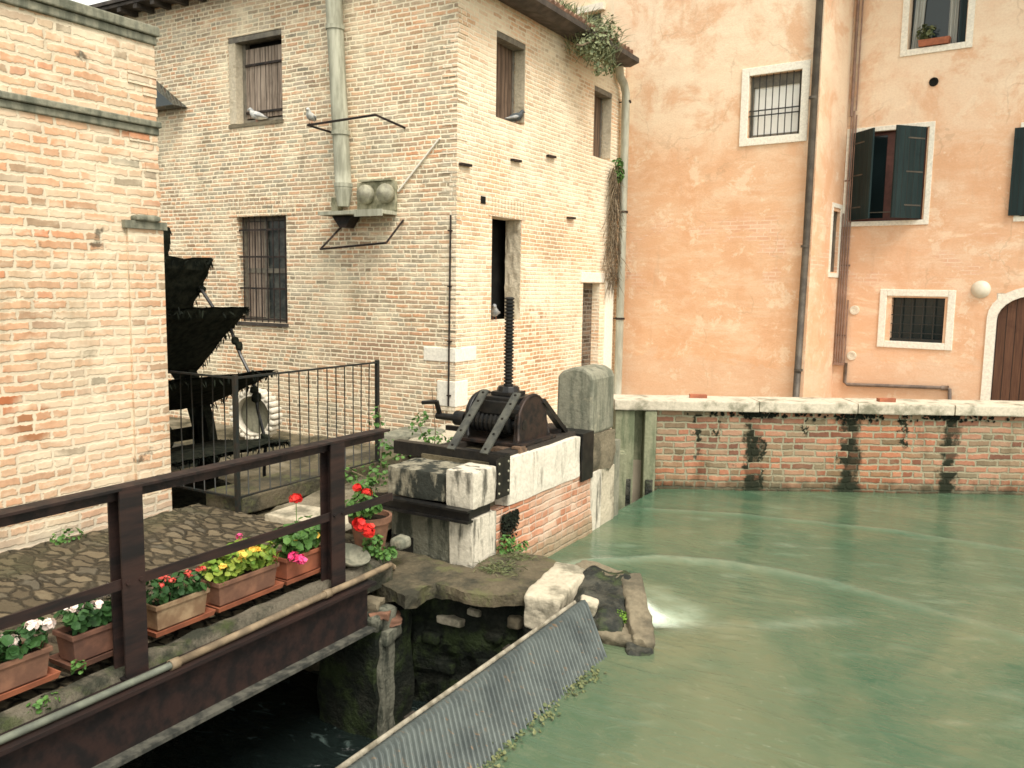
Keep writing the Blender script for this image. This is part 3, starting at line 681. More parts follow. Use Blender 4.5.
# ------------------------------------------------------------------ mill house
def mill():
    U, V = -6.98, 10.26
    t = thing('mill_house', 'tall buff brick mill house with barred and shuttered windows behind the water wheel', 'building', (U, V, 0))
    fx = lambda a, z, d: (a, V + d, z)                # front, faces -Y
    fy = lambda a, z, d: (U - d, a, z)                # canal side, faces +X
    w = MB()
    H1 = [(-11.62, -10.38, 4.75, 6.16, .28), (-11.50, -10.34, 1.45, 3.22, .25)]
    wall_face(w, fx, -16, U, -3.3, 6.9, H1, .28); w.build('front_wall', 'brick_mill', t)
    w = MB()
    H2 = [(11.30, 12.18, 4.68, 5.95, .30), (14.78, 15.58, 4.57, 5.85, .30), (11.23, 12.14, 1.58, 3.19, .30), (14.5, 15.25, -.2, 2.2, .3)]
    wall_face(w, fy, V, 16.2, -.6, 6.55, H2, .4)
    w.poly([(U, 16.2, -.6), (-16, 16.2, -.6), (-16, 16.2, 7), (U, 16.2, 6.55)]); w.poly([(-16, 16.2, -.6), (-16, V, -.6), (-16, V, 7), (-16, 16.2, 7)])
    w.build('canal_side_wall', 'brick_mill_side', t)
    i = MB()
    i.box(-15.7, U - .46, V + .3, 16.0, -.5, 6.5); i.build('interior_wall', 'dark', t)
    # soldier-course arches
    a = MB()
    for k in range(17):
        x = -11.68 + k * .092; a.hexa([(x, V - .012), (x + .078, V - .012), (x + .078, V + .05), (x, V + .05)], 3.225, 3.53)
    a2 = MB()
    for k in range(12):
        y0 = 11.12 + k * .096; a2.hexa([(U - .05, y0), (U + .012, y0), (U + .012, y0 + .08), (U - .05, y0 + .08)], 3.195, 3.48)
    a.build('lintel_bricks', 'brick_mill', t); a2.build('lintel_bricks', 'brick_mill_side', t)
    # roof with tile ends, eave gutter, front cornice
    r = MB(); r.extrude([(-6.62, 6.46), (-6.62, 6.54), (-10.5, 8.0), (-16, 8.0), (-16, 7.9), (-10.5, 7.9)], lambda x, z, d: (x, d, z), V - .3, 15.74)
    ro = r.build('roof', 'tile', t)
    rr = MB(); rt = random.Random(5)
    for k in range(33):
        y0 = V - .2 + k * .168
        rr.tube([(-6.55, y0, 6.52 + rt.uniform(-.012, .012)), (-7.05, y0 + .01, 6.71), (-7.6, y0, 6.92)], [.075, .07, .06], 8)
    rr.build('tile_rows', 'tile', ro)
    g = MB(); g.extrude([(-6.50, 6.40), (-6.50, 6.49), (-6.64, 6.49), (-6.98, 6.55), (-6.98, 6.38), (-6.68, 6.34)], lambda x, z, d: (x, d, z), V - .3, 15.72)
    g.build('eave', 'eave', t)
    g = MB(); g.box(-16, -8.6, V - .38, V, 6.90, 6.955); g.box(-16, -8.8, V - .42, V - .3, 6.958, 7.02)
    for k in range(16): g.box(-15.8 + k * .45, -15.7 + k * .45, V - .36, V, 6.82, 6.898)
    g.build('cornice', 'eave', t)
    # shuttered window (front, upper)
    s = MB(); fbox(s, fx, -11.38, -10.86, 4.86, 5.98, .17, .21); fbox(s, fx, -10.845, -10.40, 4.86, 5.98, .175, .215)
    wn = MB(); fframe(wn, fx, -11.45, -10.385, 4.76, 6.15, .07, .16, .26); fo = wn.build('window', 'frame_grey', t)
    s.build('shutter_board', 'board', fo)
    for z in (4.93, 5.70):
        s = MB(); fbox(s, fx, -11.38, -10.42, z, z + .035, .145, .168); s.build('strap_hinge', 'iron_rusty', fo)
    s = MB(); fbox(s, fx, -11.615, -10.385, 6.07, 6.155, .012, .158); s.build('lintel', 'frame_grey', fo)
    s = MB(); fbox(s, fx, -11.615, -11.46, 4.765, 6.065, .01, .24); s.build('jamb', 'rough_plaster', fo)
    s = MB(); fbox(s, fx, -11.62, -10.36, 4.69, 4.748, -.02, .25); s.build('sill', 'tan_rock', fo)
    # barred window (front, lower)
    wn = MB(); fframe(wn, fx, -11.49, -10.345, 1.455, 3.215, .06, .15, .22); fbox(wn, fx, -11.0, -10.95, 1.52, 3.15, .15, .22); fbox(wn, fx, -11.43, -10.41, 2.28, 2.36, .155, .215)
    fo = wn.build('window', 'frame_grey', t)
    s = MB(); fbox(s, fx, -11.43, -10.41, 1.52, 3.15, .19, .2); s.build('pane', 'glass_dusty', fo)
    s = MB(); fbox(s, fx, -11.42, -11.02, 1.53, 3.14, .165, .18); s.build('inner_board', 'board', fo)
    b = MB()
    for k in range(8): b.tube([fx(-11.40 + k * .14, 1.44, .05), fx(-11.40 + k * .14, 3.22, .05)], .011, 6)
    for z in (1.5, 2.02, 2.55, 3.0): b.bar(fx(-11.52, z, .05), fx(-10.32, z, .05), .012, .03)
    b.build('iron_bars', 'iron_rusty', fo)
    s = MB(); fbox(s, fx, -11.52, -10.32, 1.39, 1.448, -.03, .25); s.build('sill', 'eave', fo)
    # upper windows on the canal side: frame, half-open board shutters, dark beyond
    for (a0, a1, z0, z1) in ((11.30, 12.18, 4.68, 5.95), (14.78, 15.58, 4.57, 5.85)):
        wn = MB(); fframe(wn, fy, a0 + .003, a1 - .003, z0 + .003, z1 - .003, .055, .20, .29); fo = wn.build('window', 'frame_red' if 0 else 'frame_grey', t)
        s = MB(); fbox(s, fy, a0 + .06, a0 + .43, z0 + .06, z1 - .06, .17, .20); fbox(s, fy, a0 + .44, a1 - .06, z0 + .06, z1 - .06, .21, .24); s.build('shutter_board', 'brown_board', fo)
        s = MB(); fbox(s, fy, a0 + .004, a1 - .004, z1 - .09, z1 - .004, .006, .198); s.build('lintel', 'frame_grey', fo)
        s = MB(); fbox(s, fy, a1 - .012, a1 - .002, z0 + .06, z1 - .06, .002, .18); s.build('jamb', 'rough_plaster', fo)
    # open dark doorway high in the wall, rough reveal
    o = MB(); o.grid([[(U - .002 - .28 * i / 8, 12.135 - .008 - .03 * (.5 + noise.noise(Vector((i * .9, k * .45, 2)))) , 1.585 + 1.60 * k / 24) for i in range(9)] for k in range(25)])
    o.build('rough_reveal', 'rough_plaster', t, smooth=True)
    # blocked door with pale lintel, plastered strip beside
    d = MB(); fbox(d, fy, 14.5, 15.25, -.2, 2.2, .16, .29); d.build('blocked_door', 'brick_dark', t)
    d = MB(); fbox(d, fy, 14.40, 15.42, 2.21, 2.40, -.025, .2); d.build('door_lintel', 'trim_white', t, bevel=.01)
    d = MB(); fbox(d, fy, 15.50, 15.86, -.2, 2.25, -.03, .05); d.build('plaster_strip', 'trim_white', t, bevel=.01)
    # wall anchors
    for (y0, z) in ((10.44, 3.85), (11.89, 4.10), (13.07, 4.32), (13.88, 3.35)):
        k = MB(); k.bar((U + .03, y0 - .14, z), (U + .03, y0 + .14, z + .01), .05, .035); k.bar((U - .05, y0, z), (U + .05, y0, z), .03, .03); k.build('tie_bar', 'iron_rusty', t)
    k = MB(); k.box(U - .02, U + .015, 10.90, 11.02, 3.35, 3.46); k.build('dark_wall_hole', 'dark', t)  # black block on the wall, its colour standing in for a small hole's shade
    q = MB(); rq = random.Random(17)
    for k in range(102):
        z = -.2 + k * .0665; lx, ly = (.25, .12) if k % 2 else (.12, .25); e = rq.uniform(-.004, .014); e2 = rq.uniform(-.004, .014)
        if rq.random() < .1: continue
        q.box(U - lx, U + e, V - e2, V + ly, z + .006 + rq.uniform(0, .004), z + .060)
    q.build('corner_bricks', 'brick_mill_side', t)
    # pale stones at the corner
    k = MB(); k.box(-7.55, U + .012, V - .012, V + .55, 1.0, 1.21); k.box(-7.3, U + .014, V - .014, V + .32, .34, .72); k.build('corner_stone', 'trim_white', t, bevel=.01)
    k = MB(); k.tube([(-7.08, V - .03, .35), (-7.06, V - .03, 3.13)], .014, 6)
    for z in (.5, 1.3, 2.1, 2.9): k.box(-7.10, -7.04, V - .05, V, z, z + .02)
    k.build('cable_pipe', 'iron_rusty', t)
    # flue with collar, bracket shelf and insulators
    k = MB(); k.tube([(-9.15, V - .16, 7.0), (-9.13, V - .16, 6.42), (-8.98, V - .16, 3.85), (-8.965, V - .16, 3.62)], .125, 16)
    fl = k.build('flue_pipe', 'zinc_mossy', t, smooth=True)
    k = MB()
    for z, x in ((5.95, -9.104), (4.4, -9.012), (3.62, -8.965)):
        if z < 5.9: k.build('collar', 'zinc_mossy', fl); k = MB()
        k.lathe([(.128, -.03), (.142, -.03), (.142, .03), (.128, .03)], (x, V - .16, z), 'Z', 16)
    k.lathe([(.0, -.28), (.09, -.28), (.135, -.02), (.135, .02)], (-8.965, V - .16, 3.58), 'Z', 16); k.build('collar', 'zinc_mossy', fl)
    sh = MB(); sh.box(-9.29, -8.06, V - .38, V, 3.16, 3.215); sh.box(-8.55, -8.02, V - .40, V - .382, 3.12, 3.22)
    so = sh.build('bracket_shelf', 'zinc_mossy', t)
    k = MB(); k.box(-8.78, -8.05, V - .06, V, 3.22, 3.66); k.box(-8.7, -8.1, V - .10, V, 3.665, 3.69); k.box(-9.25, -9.12, V - .12, V - .005, 3.22, 3.45); k.build('meter_box', 'dirty_box', so)
    for x in (-8.55, -8.17):
        k = MB(); k.lathe([(0, -.07), (.06, -.07), (.07, -.05), (.13, -.04), (.145, 0), (.145, .05), (.10, .07), (0, .07)], (x, V - .15, 3.47), 'Y', 18); k.build('insulator_disc', 'insulator', so, smooth=True)
    k = MB(); k.extrude([(-9.15, 3.155), (-8.75, 3.155), (-8.88, 2.98), (-9.0, 2.98)], lambda x, z, d: (x, V - d, z), .02, .22); k.build('spout', 'iron_rusty', so)
    # rail brackets round the flue
    k = MB(); k.tube([(-9.30, V, 4.45), (-9.36, V - .5, 4.49), (-8.05, V - .5, 4.53), (-7.91, V, 4.42)], .018, 6); k.build('rail_bracket', 'iron_rusty', t)
    k = MB(); k.tube([(-8.98, V, 3.14), (-9.13, V - .5, 2.64), (-7.86, V - .5, 2.72), (-7.94, V, 3.08)], .018, 6); k.build('rail_bracket', 'iron_rusty', t)
    k = MB(); k.bar((-8.02, V - .012, 3.50), (-7.27, V - .012, 4.22), .02, .045, (0, 1, 0)); k.build('pale_batten', 'trim_white', t)
    # dark lean-to verge behind the left building
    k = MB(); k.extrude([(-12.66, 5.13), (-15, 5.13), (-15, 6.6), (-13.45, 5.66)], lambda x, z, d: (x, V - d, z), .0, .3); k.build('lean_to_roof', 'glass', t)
    # zinc rainwater pipe at the far end
    k = MB(); k.tube([(-6.86, 15.60, 6.36), (-6.86, 15.66, 6.18), (-6.85, 15.84, 6.06), (-6.83, 15.90, 5.9), (-6.83, 15.93, 3.0), (-6.83, 15.93, .3), (-6.83, 15.93, -.2)], .082, 12); dp = k.build('downpipe', 'zinc', t, smooth=True)
    for z in (5.75, 3.62, 1.5): k = MB(); k.lathe([(.083, -.02), (.095, -.02), (.095, .02), (.083, .02)], (-6.825, 15.93, z), 'Z', 12); k.bar((-6.83, 15.93, z), (-7.0, 15.93, z), .02, .02); k.build('pipe_clamp', 'iron_rusty', dp)
mill()

# ------------------------------------------------------------------ orange house
def orange_house():
    rot = math.radians(-6.59)
    t = thing('orange_house', 'tall peeling orange plastered house with white window surrounds beyond the canal', 'house', (-6.95, 16.25, 0), rot)
    f0 = lambda a, z, d: (a, d, z); D = 1.72; f1 = lambda a, z, d: (a, D + d, z)
    L = dict(local=True)
    w = MB()
    wall_face(w, f0, -.36, 3.82, -.5, 11, [(2.54, 3.51, 4.88, 5.98, .16)], .16)
    w.poly([(-.36, 0, -.5), (-.36, 0, 11), (-.36, 6, 11), (-.36, 6, -.5)]); 
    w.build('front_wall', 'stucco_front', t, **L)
    w = MB(); fs = lambda a, z, d: (3.82 - d, a, z)
    wall_face(w, fs, 0, D, -.5, 11, [(1.14, 1.6, 2.48, 3.62, .12)], .12)
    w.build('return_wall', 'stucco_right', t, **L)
    w = MB()
    HS = [(3.92, 5.24, 3.44, 5.10, .22), (4.80, 5.74, 6.48, 8.1, .22), (4.82, 5.73, 1.20, 2.02, .2), (6.78, 7.8, 3.45, 4.93, .2), (6.56, 7.76, -.5, 2.12, .18)]
    wall_face(w, f1, 3.82, 16, -.5, 11, HS, .2)
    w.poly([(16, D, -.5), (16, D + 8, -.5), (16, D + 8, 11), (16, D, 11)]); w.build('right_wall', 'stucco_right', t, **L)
    r = MB(); r.extrude([(-.4, 10.98), (16.2, 10.98), (16.2, 11.1), (-.4, 11.1)], lambda a, z, d: (a, d, z), -.4, 10); r.build('roof', 'tile', t, **L)
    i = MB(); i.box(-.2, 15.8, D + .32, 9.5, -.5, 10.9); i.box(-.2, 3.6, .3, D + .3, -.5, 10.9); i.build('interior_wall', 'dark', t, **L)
    # barred window of the front block
    s = MB(); fframe(s, f0, 2.40, 3.64, 4.74, 6.12, .137, -.03, .06); wd = s.build('window', 'trim_white', t, local=True, bevel=.006)
    s = MB(); fbox(s, f0, 2.55, 3.50, 4.89, 5.97, .13, .15); s.build('pane', 'pane_white', wd, **L)
    s = MB(); fframe(s, f0, 2.545, 3.505, 4.885, 5.975, .055, .09, .125); fbox(s, f0, 2.6, 3.45, 5.78, 5.92, .095, .12); s.build('frame', 'frame_grey', wd, **L)
    s = MB()
    for k in range(8): s.tube([f0(2.60 + k * .123, 4.88, .03), f0(2.60 + k * .123, 5.98, .03)], .010, 6)
    for z in (5.27, 5.36): s.bar(f0(2.54, z, .03), f0(3.51, z, .03), .012, .022)
    s.build('iron_bars', 'fence_iron', wd, **L)
    # narrow side window
    s = MB(); fframe(s, fs, 1.06, 1.68, 2.38, 3.76, .078, -.015, .05); wd = s.build('window', 'trim_white', t, **L)
    s = MB(); fbox(s, fs, 1.14, 1.6, 2.48, 3.62, .06, .08); s.build('pane', 'glass_dusty', wd, **L)
    # green-shuttered window
    s = MB(); fframe(s, f1, 3.83, 5.36, 3.35, 5.18, .09, -.025, .05); wd = s.build('window', 'trim_white', t, local=True, bevel=.006)
    s = MB(); fframe(s, f1, 3.925, 5.235, 3.445, 5.095, .06, .14, .20); fbox(s, f1, 4.53, 4.66, 3.5, 5.04, .135, .195); s.build('frame', 'frame_red', wd, **L)
    s = MB(); fbox(s, f1, 3.98, 4.53, 3.5, 5.04, .165, .175); fbox(s, f1, 4.66, 5.18, 3.5, 5.04, .165, .175); s.build('pane', 'glass', wd, **L)
    s = MB(); fbox(s, f1, 3.95, 5.2, 3.60, 3.615, .06, .075); s.build('safety_rail', 'frame_grey', wd, **L)
    def leafdoor(a_h, z0, z1, wdt, ang, par, sg):
        """shutter leaf hinged at a_h, opened by ang from the wall plane"""
        b = MB(); ca, sa = math.cos(ang), math.sin(ang)
        fnl = lambda q, z, d: (a_h + sg * (q * ca) + sg * d * sa, D - .02 - q * sa - d * ca * 0 + (d * ca), z)
        b.extrude([(0, z0), (wdt, z0), (wdt, z1), (0, z1)], fnl, 0, .035)
        o = b.build('shutter', 'shutter', par, local=True, recalc=True)
        for z in (z0 + .22, (z0 + z1) / 2, z1 - .22):
            h = MB(); h.extrude([(.02, z), (wdt * .6, z), (wdt * .6, z + .025), (.02, z + .025)], fnl, -.006, -.001)
            h.build('hinge_strap', 'dark_pipe', o, local=True, recalc=True)
    leafdoor(3.95, 3.46, 5.09, .62, math.radians(42), wd, 1)
    leafdoor(5.22, 3.46, 5.09, .62, math.radians(52), wd, -1)
    # curtained window with a flower trough
    s = MB(); fframe(s, f1, 4.68, 5.86, 6.38, 8.2, .11, -.025, .05); wd = s.build('window', 'trim_white', t, local=True, bevel=.006)
    s = MB(); fbox(s, f1, 4.82, 5.72, 6.5, 8.08, .17, .18); s.build('pane', 'glass', wd, **L)
    s = MB()
    for (a0, a1) in ((4.83, 5.0), (5.43, 5.58)):
        rows = []
        for k in range(13):
            a = a0 + (a1 - a0) * k / 12; rows.append([(a + (.07 if a0 < 5 else -.0) * (z - 6.5) / 1.6, D + .14 + .012 * math.sin(k * 1.9), z) for z in (6.52, 7.2, 8.07)])
        s.grid(rows)
    s.build('curtain', 'curtain', wd, **L)
    s = MB(); fbox(s, f1, 5.62, 5.735, 6.5, 8.08, .05, .09); s.build('shutter', 'shutter', wd, **L)
    s = MB(); s.extrude([(5.0, 6.505), (5.48, 6.505), (5.5, 6.62), (4.98, 6.62)], lambda a, z, d: (a, D + d, z), -.06, .10); s.build('flower_trough', 'terracotta', wd, **L)
    s = MB(); leafset(s, (5.1, D + .02, 6.75), (.2, .08, .16), 70, .035, flat=1); s.build('foliage', 'leaf_dry', wd, **L)
    # low grated window
    s = MB(); fframe(s, f1, 4.61, 5.90, 1.08, 2.17, .125, -.03, .06); wd = s.build('window', 'trim_white', t, local=True, bevel=.01)
    s = MB(); fbox(s, f1, 4.83, 5.72, 1.21, 2.01, .15, .165); s.build('pane', 'glass', wd, **L)
    s = MB()
    for k in range(1, 5): s.tube([f1(4.80 + k * .187, 1.2, .05), f1(4.80 + k * .187, 2.03, .05)], .011, 6)
    for k in range(1, 5): s.bar(f1(4.81, 1.2 + k * .165, .05), f1(5.74, 1.2 + k * .165, .05), .016, .016)
    fbox(s, f1, 4.825, 5.725, 1.205, 1.26, .03, .12)
    s.build('iron_grate', 'fence_iron', wd, **L)
    # window at the frame's right edge
    s = MB(); fframe(s, f1, 6.70, 7.88, 3.36, 5.02, .085, -.025, .05); wd = s.build('window', 'trim_white', t, **L)
    s = MB(); fbox(s, f1, 6.8, 7.78, 3.46, 4.92, .16, .17); s.build('pane', 'glass', wd, **L)
    for a0 in (6.62, 7.3):
        s = MB(); fbox(s, f1, a0, a0 + .64, 3.46, 4.93, -.07, -.035); s.build('shutter', 'shutter', wd, **L)
    # arched door
    def arch(ca, hw, zs, rise, n=14):
        return [(ca + hw * math.cos(math.pi * k / n), zs + rise * math.sin(math.pi * k / n)) for k in range(n + 1)]
    outer = [(8.0, -.4)] + arch(7.16, .76, 1.70, .58) + [(6.40, -.4)]; inner = [(7.73, -.4)] + arch(7.16, .59, 1.66, .44) + [(6.57, -.4)]
    s = MB()
    o_ = [(7.92, -.4)] + arch(7.16, .74, 1.70, .56) + [(6.42, -.4)]
    for k in range(len(o_) - 1):
        s.extrude([inner[k], o_[k], o_[k + 1], inner[k + 1]], f1, -.03, .03)
    dr = s.build('door', 'trim_white', t, local=True, recalc=True)
    s = MB(); s.extrude(inner, f1, .04, .09); s.build('door_leaf', 'door', dr, local=True, recalc=True)
    fill = MB(); fill.extrude([(6.545, 1.6)] + [(6.545, 2.13), (7.775, 2.13), (7.775, 1.6)] + [(a, z) for a, z in arch(7.16, .60, 1.66, .45)], f1, .0, .03)
    fill.build('arch_infill', 'trim_white', dr, local=True, recalc=True)
    # pipes, lamp, vents
    s = MB(); s.tube([(3.77, -.1, 11), (3.76, -.1, 3), (3.72, -.1, -.4)], .062, 12); dp = s.build('downpipe', 'dark_pipe', t, local=True, smooth=True)
    for z in (8.2, 5.45, 2.9, .7): s = MB(); s.lathe([(.064, -.02), (.078, -.02), (.078, .02), (.064, .02)], (3.745, -.1, z), 'Z', 12); s.bar((3.745, -.1, z), (3.745, .02, z), .03, .03); s.build('pipe_clamp', 'dark_pipe', dp, **L)
    s = MB(); s.tube([(3.90, D - .06, 11), (3.90, D - .06, 5.7), (3.9, D - .06, 5.4)], .028, 8); s.tube([(3.99, D - .05, 11), (3.98, D - .05, 5.5)], .014, 8); s.build('gas_pipe', 'gas_pipe', t, local=True, smooth=True)
    s = MB()
    for k, (a, zt, zb) in enumerate(((3.86, 3.6, .72), (3.905, 5.42, .72), (3.95, 5.5, .71), (3.995, 5.42, .72), (4.045, 1.95, .73))):
        s.tube([(a, D - .05, zt), (a, D - .05, zb)], .015, 7)
    for z in (1.25, 2.6, 4.2): s.box(3.84, 4.03, D - .035, D, z, z + .03)
    s.bar((3.84, D - .05, .71), (4.06, D - .05, .71), .05, .05); s.build('gas_pipe_bundle', 'gas_pipe', t, **L)
    s = MB(); s.tube([(4.07, D - .05, .74), (4.07, D - .05, .36), (4.12, D - .05, .32), (5.85, D - .05, .40), (5.92, D - .05, .38), (5.94, D - .05, .1)], .034, 8); s.tube([(5.78, D - .05, .395), (5.9, D - .05, .40)], .045, 8); s.build('drain_pipe', 'grey_pipe', t, local=True, smooth=True)
    s = MB(); s.lathe([(0, -.10), (.07, -.095), (.125, -.06), (.14, -.02), (.155, -.02), (.155, 0)], (6.29, D, 2.19), 'Y', 22); s.build('bulkhead_lamp', 'lamp_white', t, local=True, smooth=True)
    for z in (1.76, .88):
        s = MB(); s.lathe([(0, -.012), (.045, -.012), (.05, -.02), (.085, -.02), (.09, 0)], (4.16, D, z), 'Y', 16); s.build('vent_cover', 'lamp_white', t, **L)
    s = MB(); s.lathe([(.0, .0), (.05, -.002), (.055, -.02), (.075, -.02), (.08, 0)], (5.28, D - .001, 5.87), 'Y', 16); s.build('vent_hole', ['dark'], t, **L)
    # rear house seen over the mill roof
    r = thing('cream_house', 'cream plastered house showing above the overgrown mill roof eave', 'house', (-8.5, 20, 0), rot)
    w = MB(); f2 = lambda a, z, d: (a, d, z); wall_face(w, f2, -12, 3.5, -.5, 13, [(-1.35, -.88, 8.2, 8.95, .15)], .15)
    w.poly([(3.5, 0, -.5), (3.5, 6, -.5), (3.5, 6, 13), (3.5, 0, 13)]); w.build('wall', 'stucco_rear', r, **L)
    s = MB(); fbox(s, f2, -1.5, -.75, 8.96, 9.12, -.12, .1); wd = s.build('window', 'trim_white', r, **L)
    s = MB(); fbox(s, f2, -1.36, -.87, 8.2, 8.95, .12, .14); s.build('pane', 'glass_dusty', wd, **L)
    s = MB(); s.box(-12, 3.6, -.3, 7, 13.01, 13.15); s.build('roof', 'tile', r, **L)
orange_house()

# ------------------------------------------------------------------ canal parapet and gate posts
def parapet():
    rot = math.atan2(.4985, .867)
    L = dict(local=True)
    t = thing('canal_wall', 'stained red brick canal wall with pale stone coping across the water', 'wall', (-3.99, 10.66, 0), rot)
    w = MB(); rows = []
    for j in range(21):
        z = -1.6 + j * 2.11 / 20
        rows.append([(.0 + i * 9.5 / 80, .010 * noise.noise(Vector((i * .5, z * 9, 0))) + .012 * noise.noise(Vector((i * .13, z * 2, 5))), z) for i in range(81)])
    w.grid(rows); w.poly([(0, .42, -1.6), (9.5, .42, -1.6), (9.5, .42, .51), (0, .42, .51)]); w.poly([(0, 0, -1.6), (0, .42, -1.6), (0, .42, .51), (0, 0, .51)])
    w.build('brick_face', 'brick_canal', t, **L)
    x = -.58
    for k, ln in enumerate((1.92, 1.30, 1.28, 1.32, 1.3, 1.3, 1.2)):
        s = MB(); s.stone((x + ln / 2, .22, .585), (ln / 2 - .004, .30, .072), 0, .22, .006, 10, k * 4.1, 2.5); s.build('coping_stone', 'cap_stone', t, local=True, smooth=True); x += ln
    m = MB(); rm = random.Random(9)
    for k in range(260):
        a = rm.choice([rm.uniform(.2, 9), rm.gauss(1.35, .25), rm.gauss(2.62, .2), rm.gauss(3.9, .25)])
        leaf(m, Vector((a, -.012 - rm.random() * .012, .50 - abs(rm.gauss(0, .035)))), Vector((rm.gauss(0, .4), -1, rm.gauss(0, .4))).normalized(), rm.uniform(.012, .03), rm)
    tag(m.build('moss', 'wheel_moss', t, **L), kind='stuff')
    # slotted gate posts at the wall's left end
    for (a0, a1, d0, nm) in ((-.17, -.01, -.06, 'pale slotted concrete gate post butting the brick canal wall'), (-.56, -.30, -.03, 'green stained concrete gate post under the left end of the coping')):
        p = thing('gate_post', nm, 'post', (-3.99, 10.66, 0), rot, 'sluice gate posts')
        b = MB(); b.box(a0, a1, d0, .4, -1.6, .508); b.build('shaft', 'post_concrete', p, local=True, bevel=.015)
        b = MB(); b.box(a0 + .03, a1 - .03, d0 - .02, d0, -1.6, -.42); b.build('wet_foot', 'dark_rock', p, local=True, bevel=.01)
    g = MB(); g.box(-.30, -.17, .16, .2, -1.6, .50); tag(g.build('gate_board', 'post_concrete', None), 'greenish closing board set deep in the slot between the gate posts', 'board')
    g = bpy.data.objects['gate_board']; g.location = (-3.99, 10.66, 0); g.rotation_euler = (0, 0, rot)
    s = MB(); s.stone((-3.76 - .87 * .62 - .05, 10.55 - .5 * .55 - .08, -.5), (.10, .22, .50), rot, .2, .012, 6, 3.3)
    tag(s.build('buttress_block', 'post_concrete', smooth=True), 'low greenish concrete block beside the pier foot below the gate posts', 'block')
    for (px, py, rz, lab) in ((-3.60, 11.15, .5, 'red brick fragment lying at the left end of the stone coping'), (-1.38, 12.34, .62, 'red brick fragment lying on the coping in front of the arched door')):
        s = MB(); s.stone((0, 0, .025), (.115, .05, .028), 0, .2, .008, 4, px, 8)
        o = s.build('brick_fragment', 'terracotta', smooth=True); o.location = (px, py, .655); o.rotation_euler = (0, 0, rz); tag(o, lab, 'brick', 'brick pieces on the coping')
parapet()

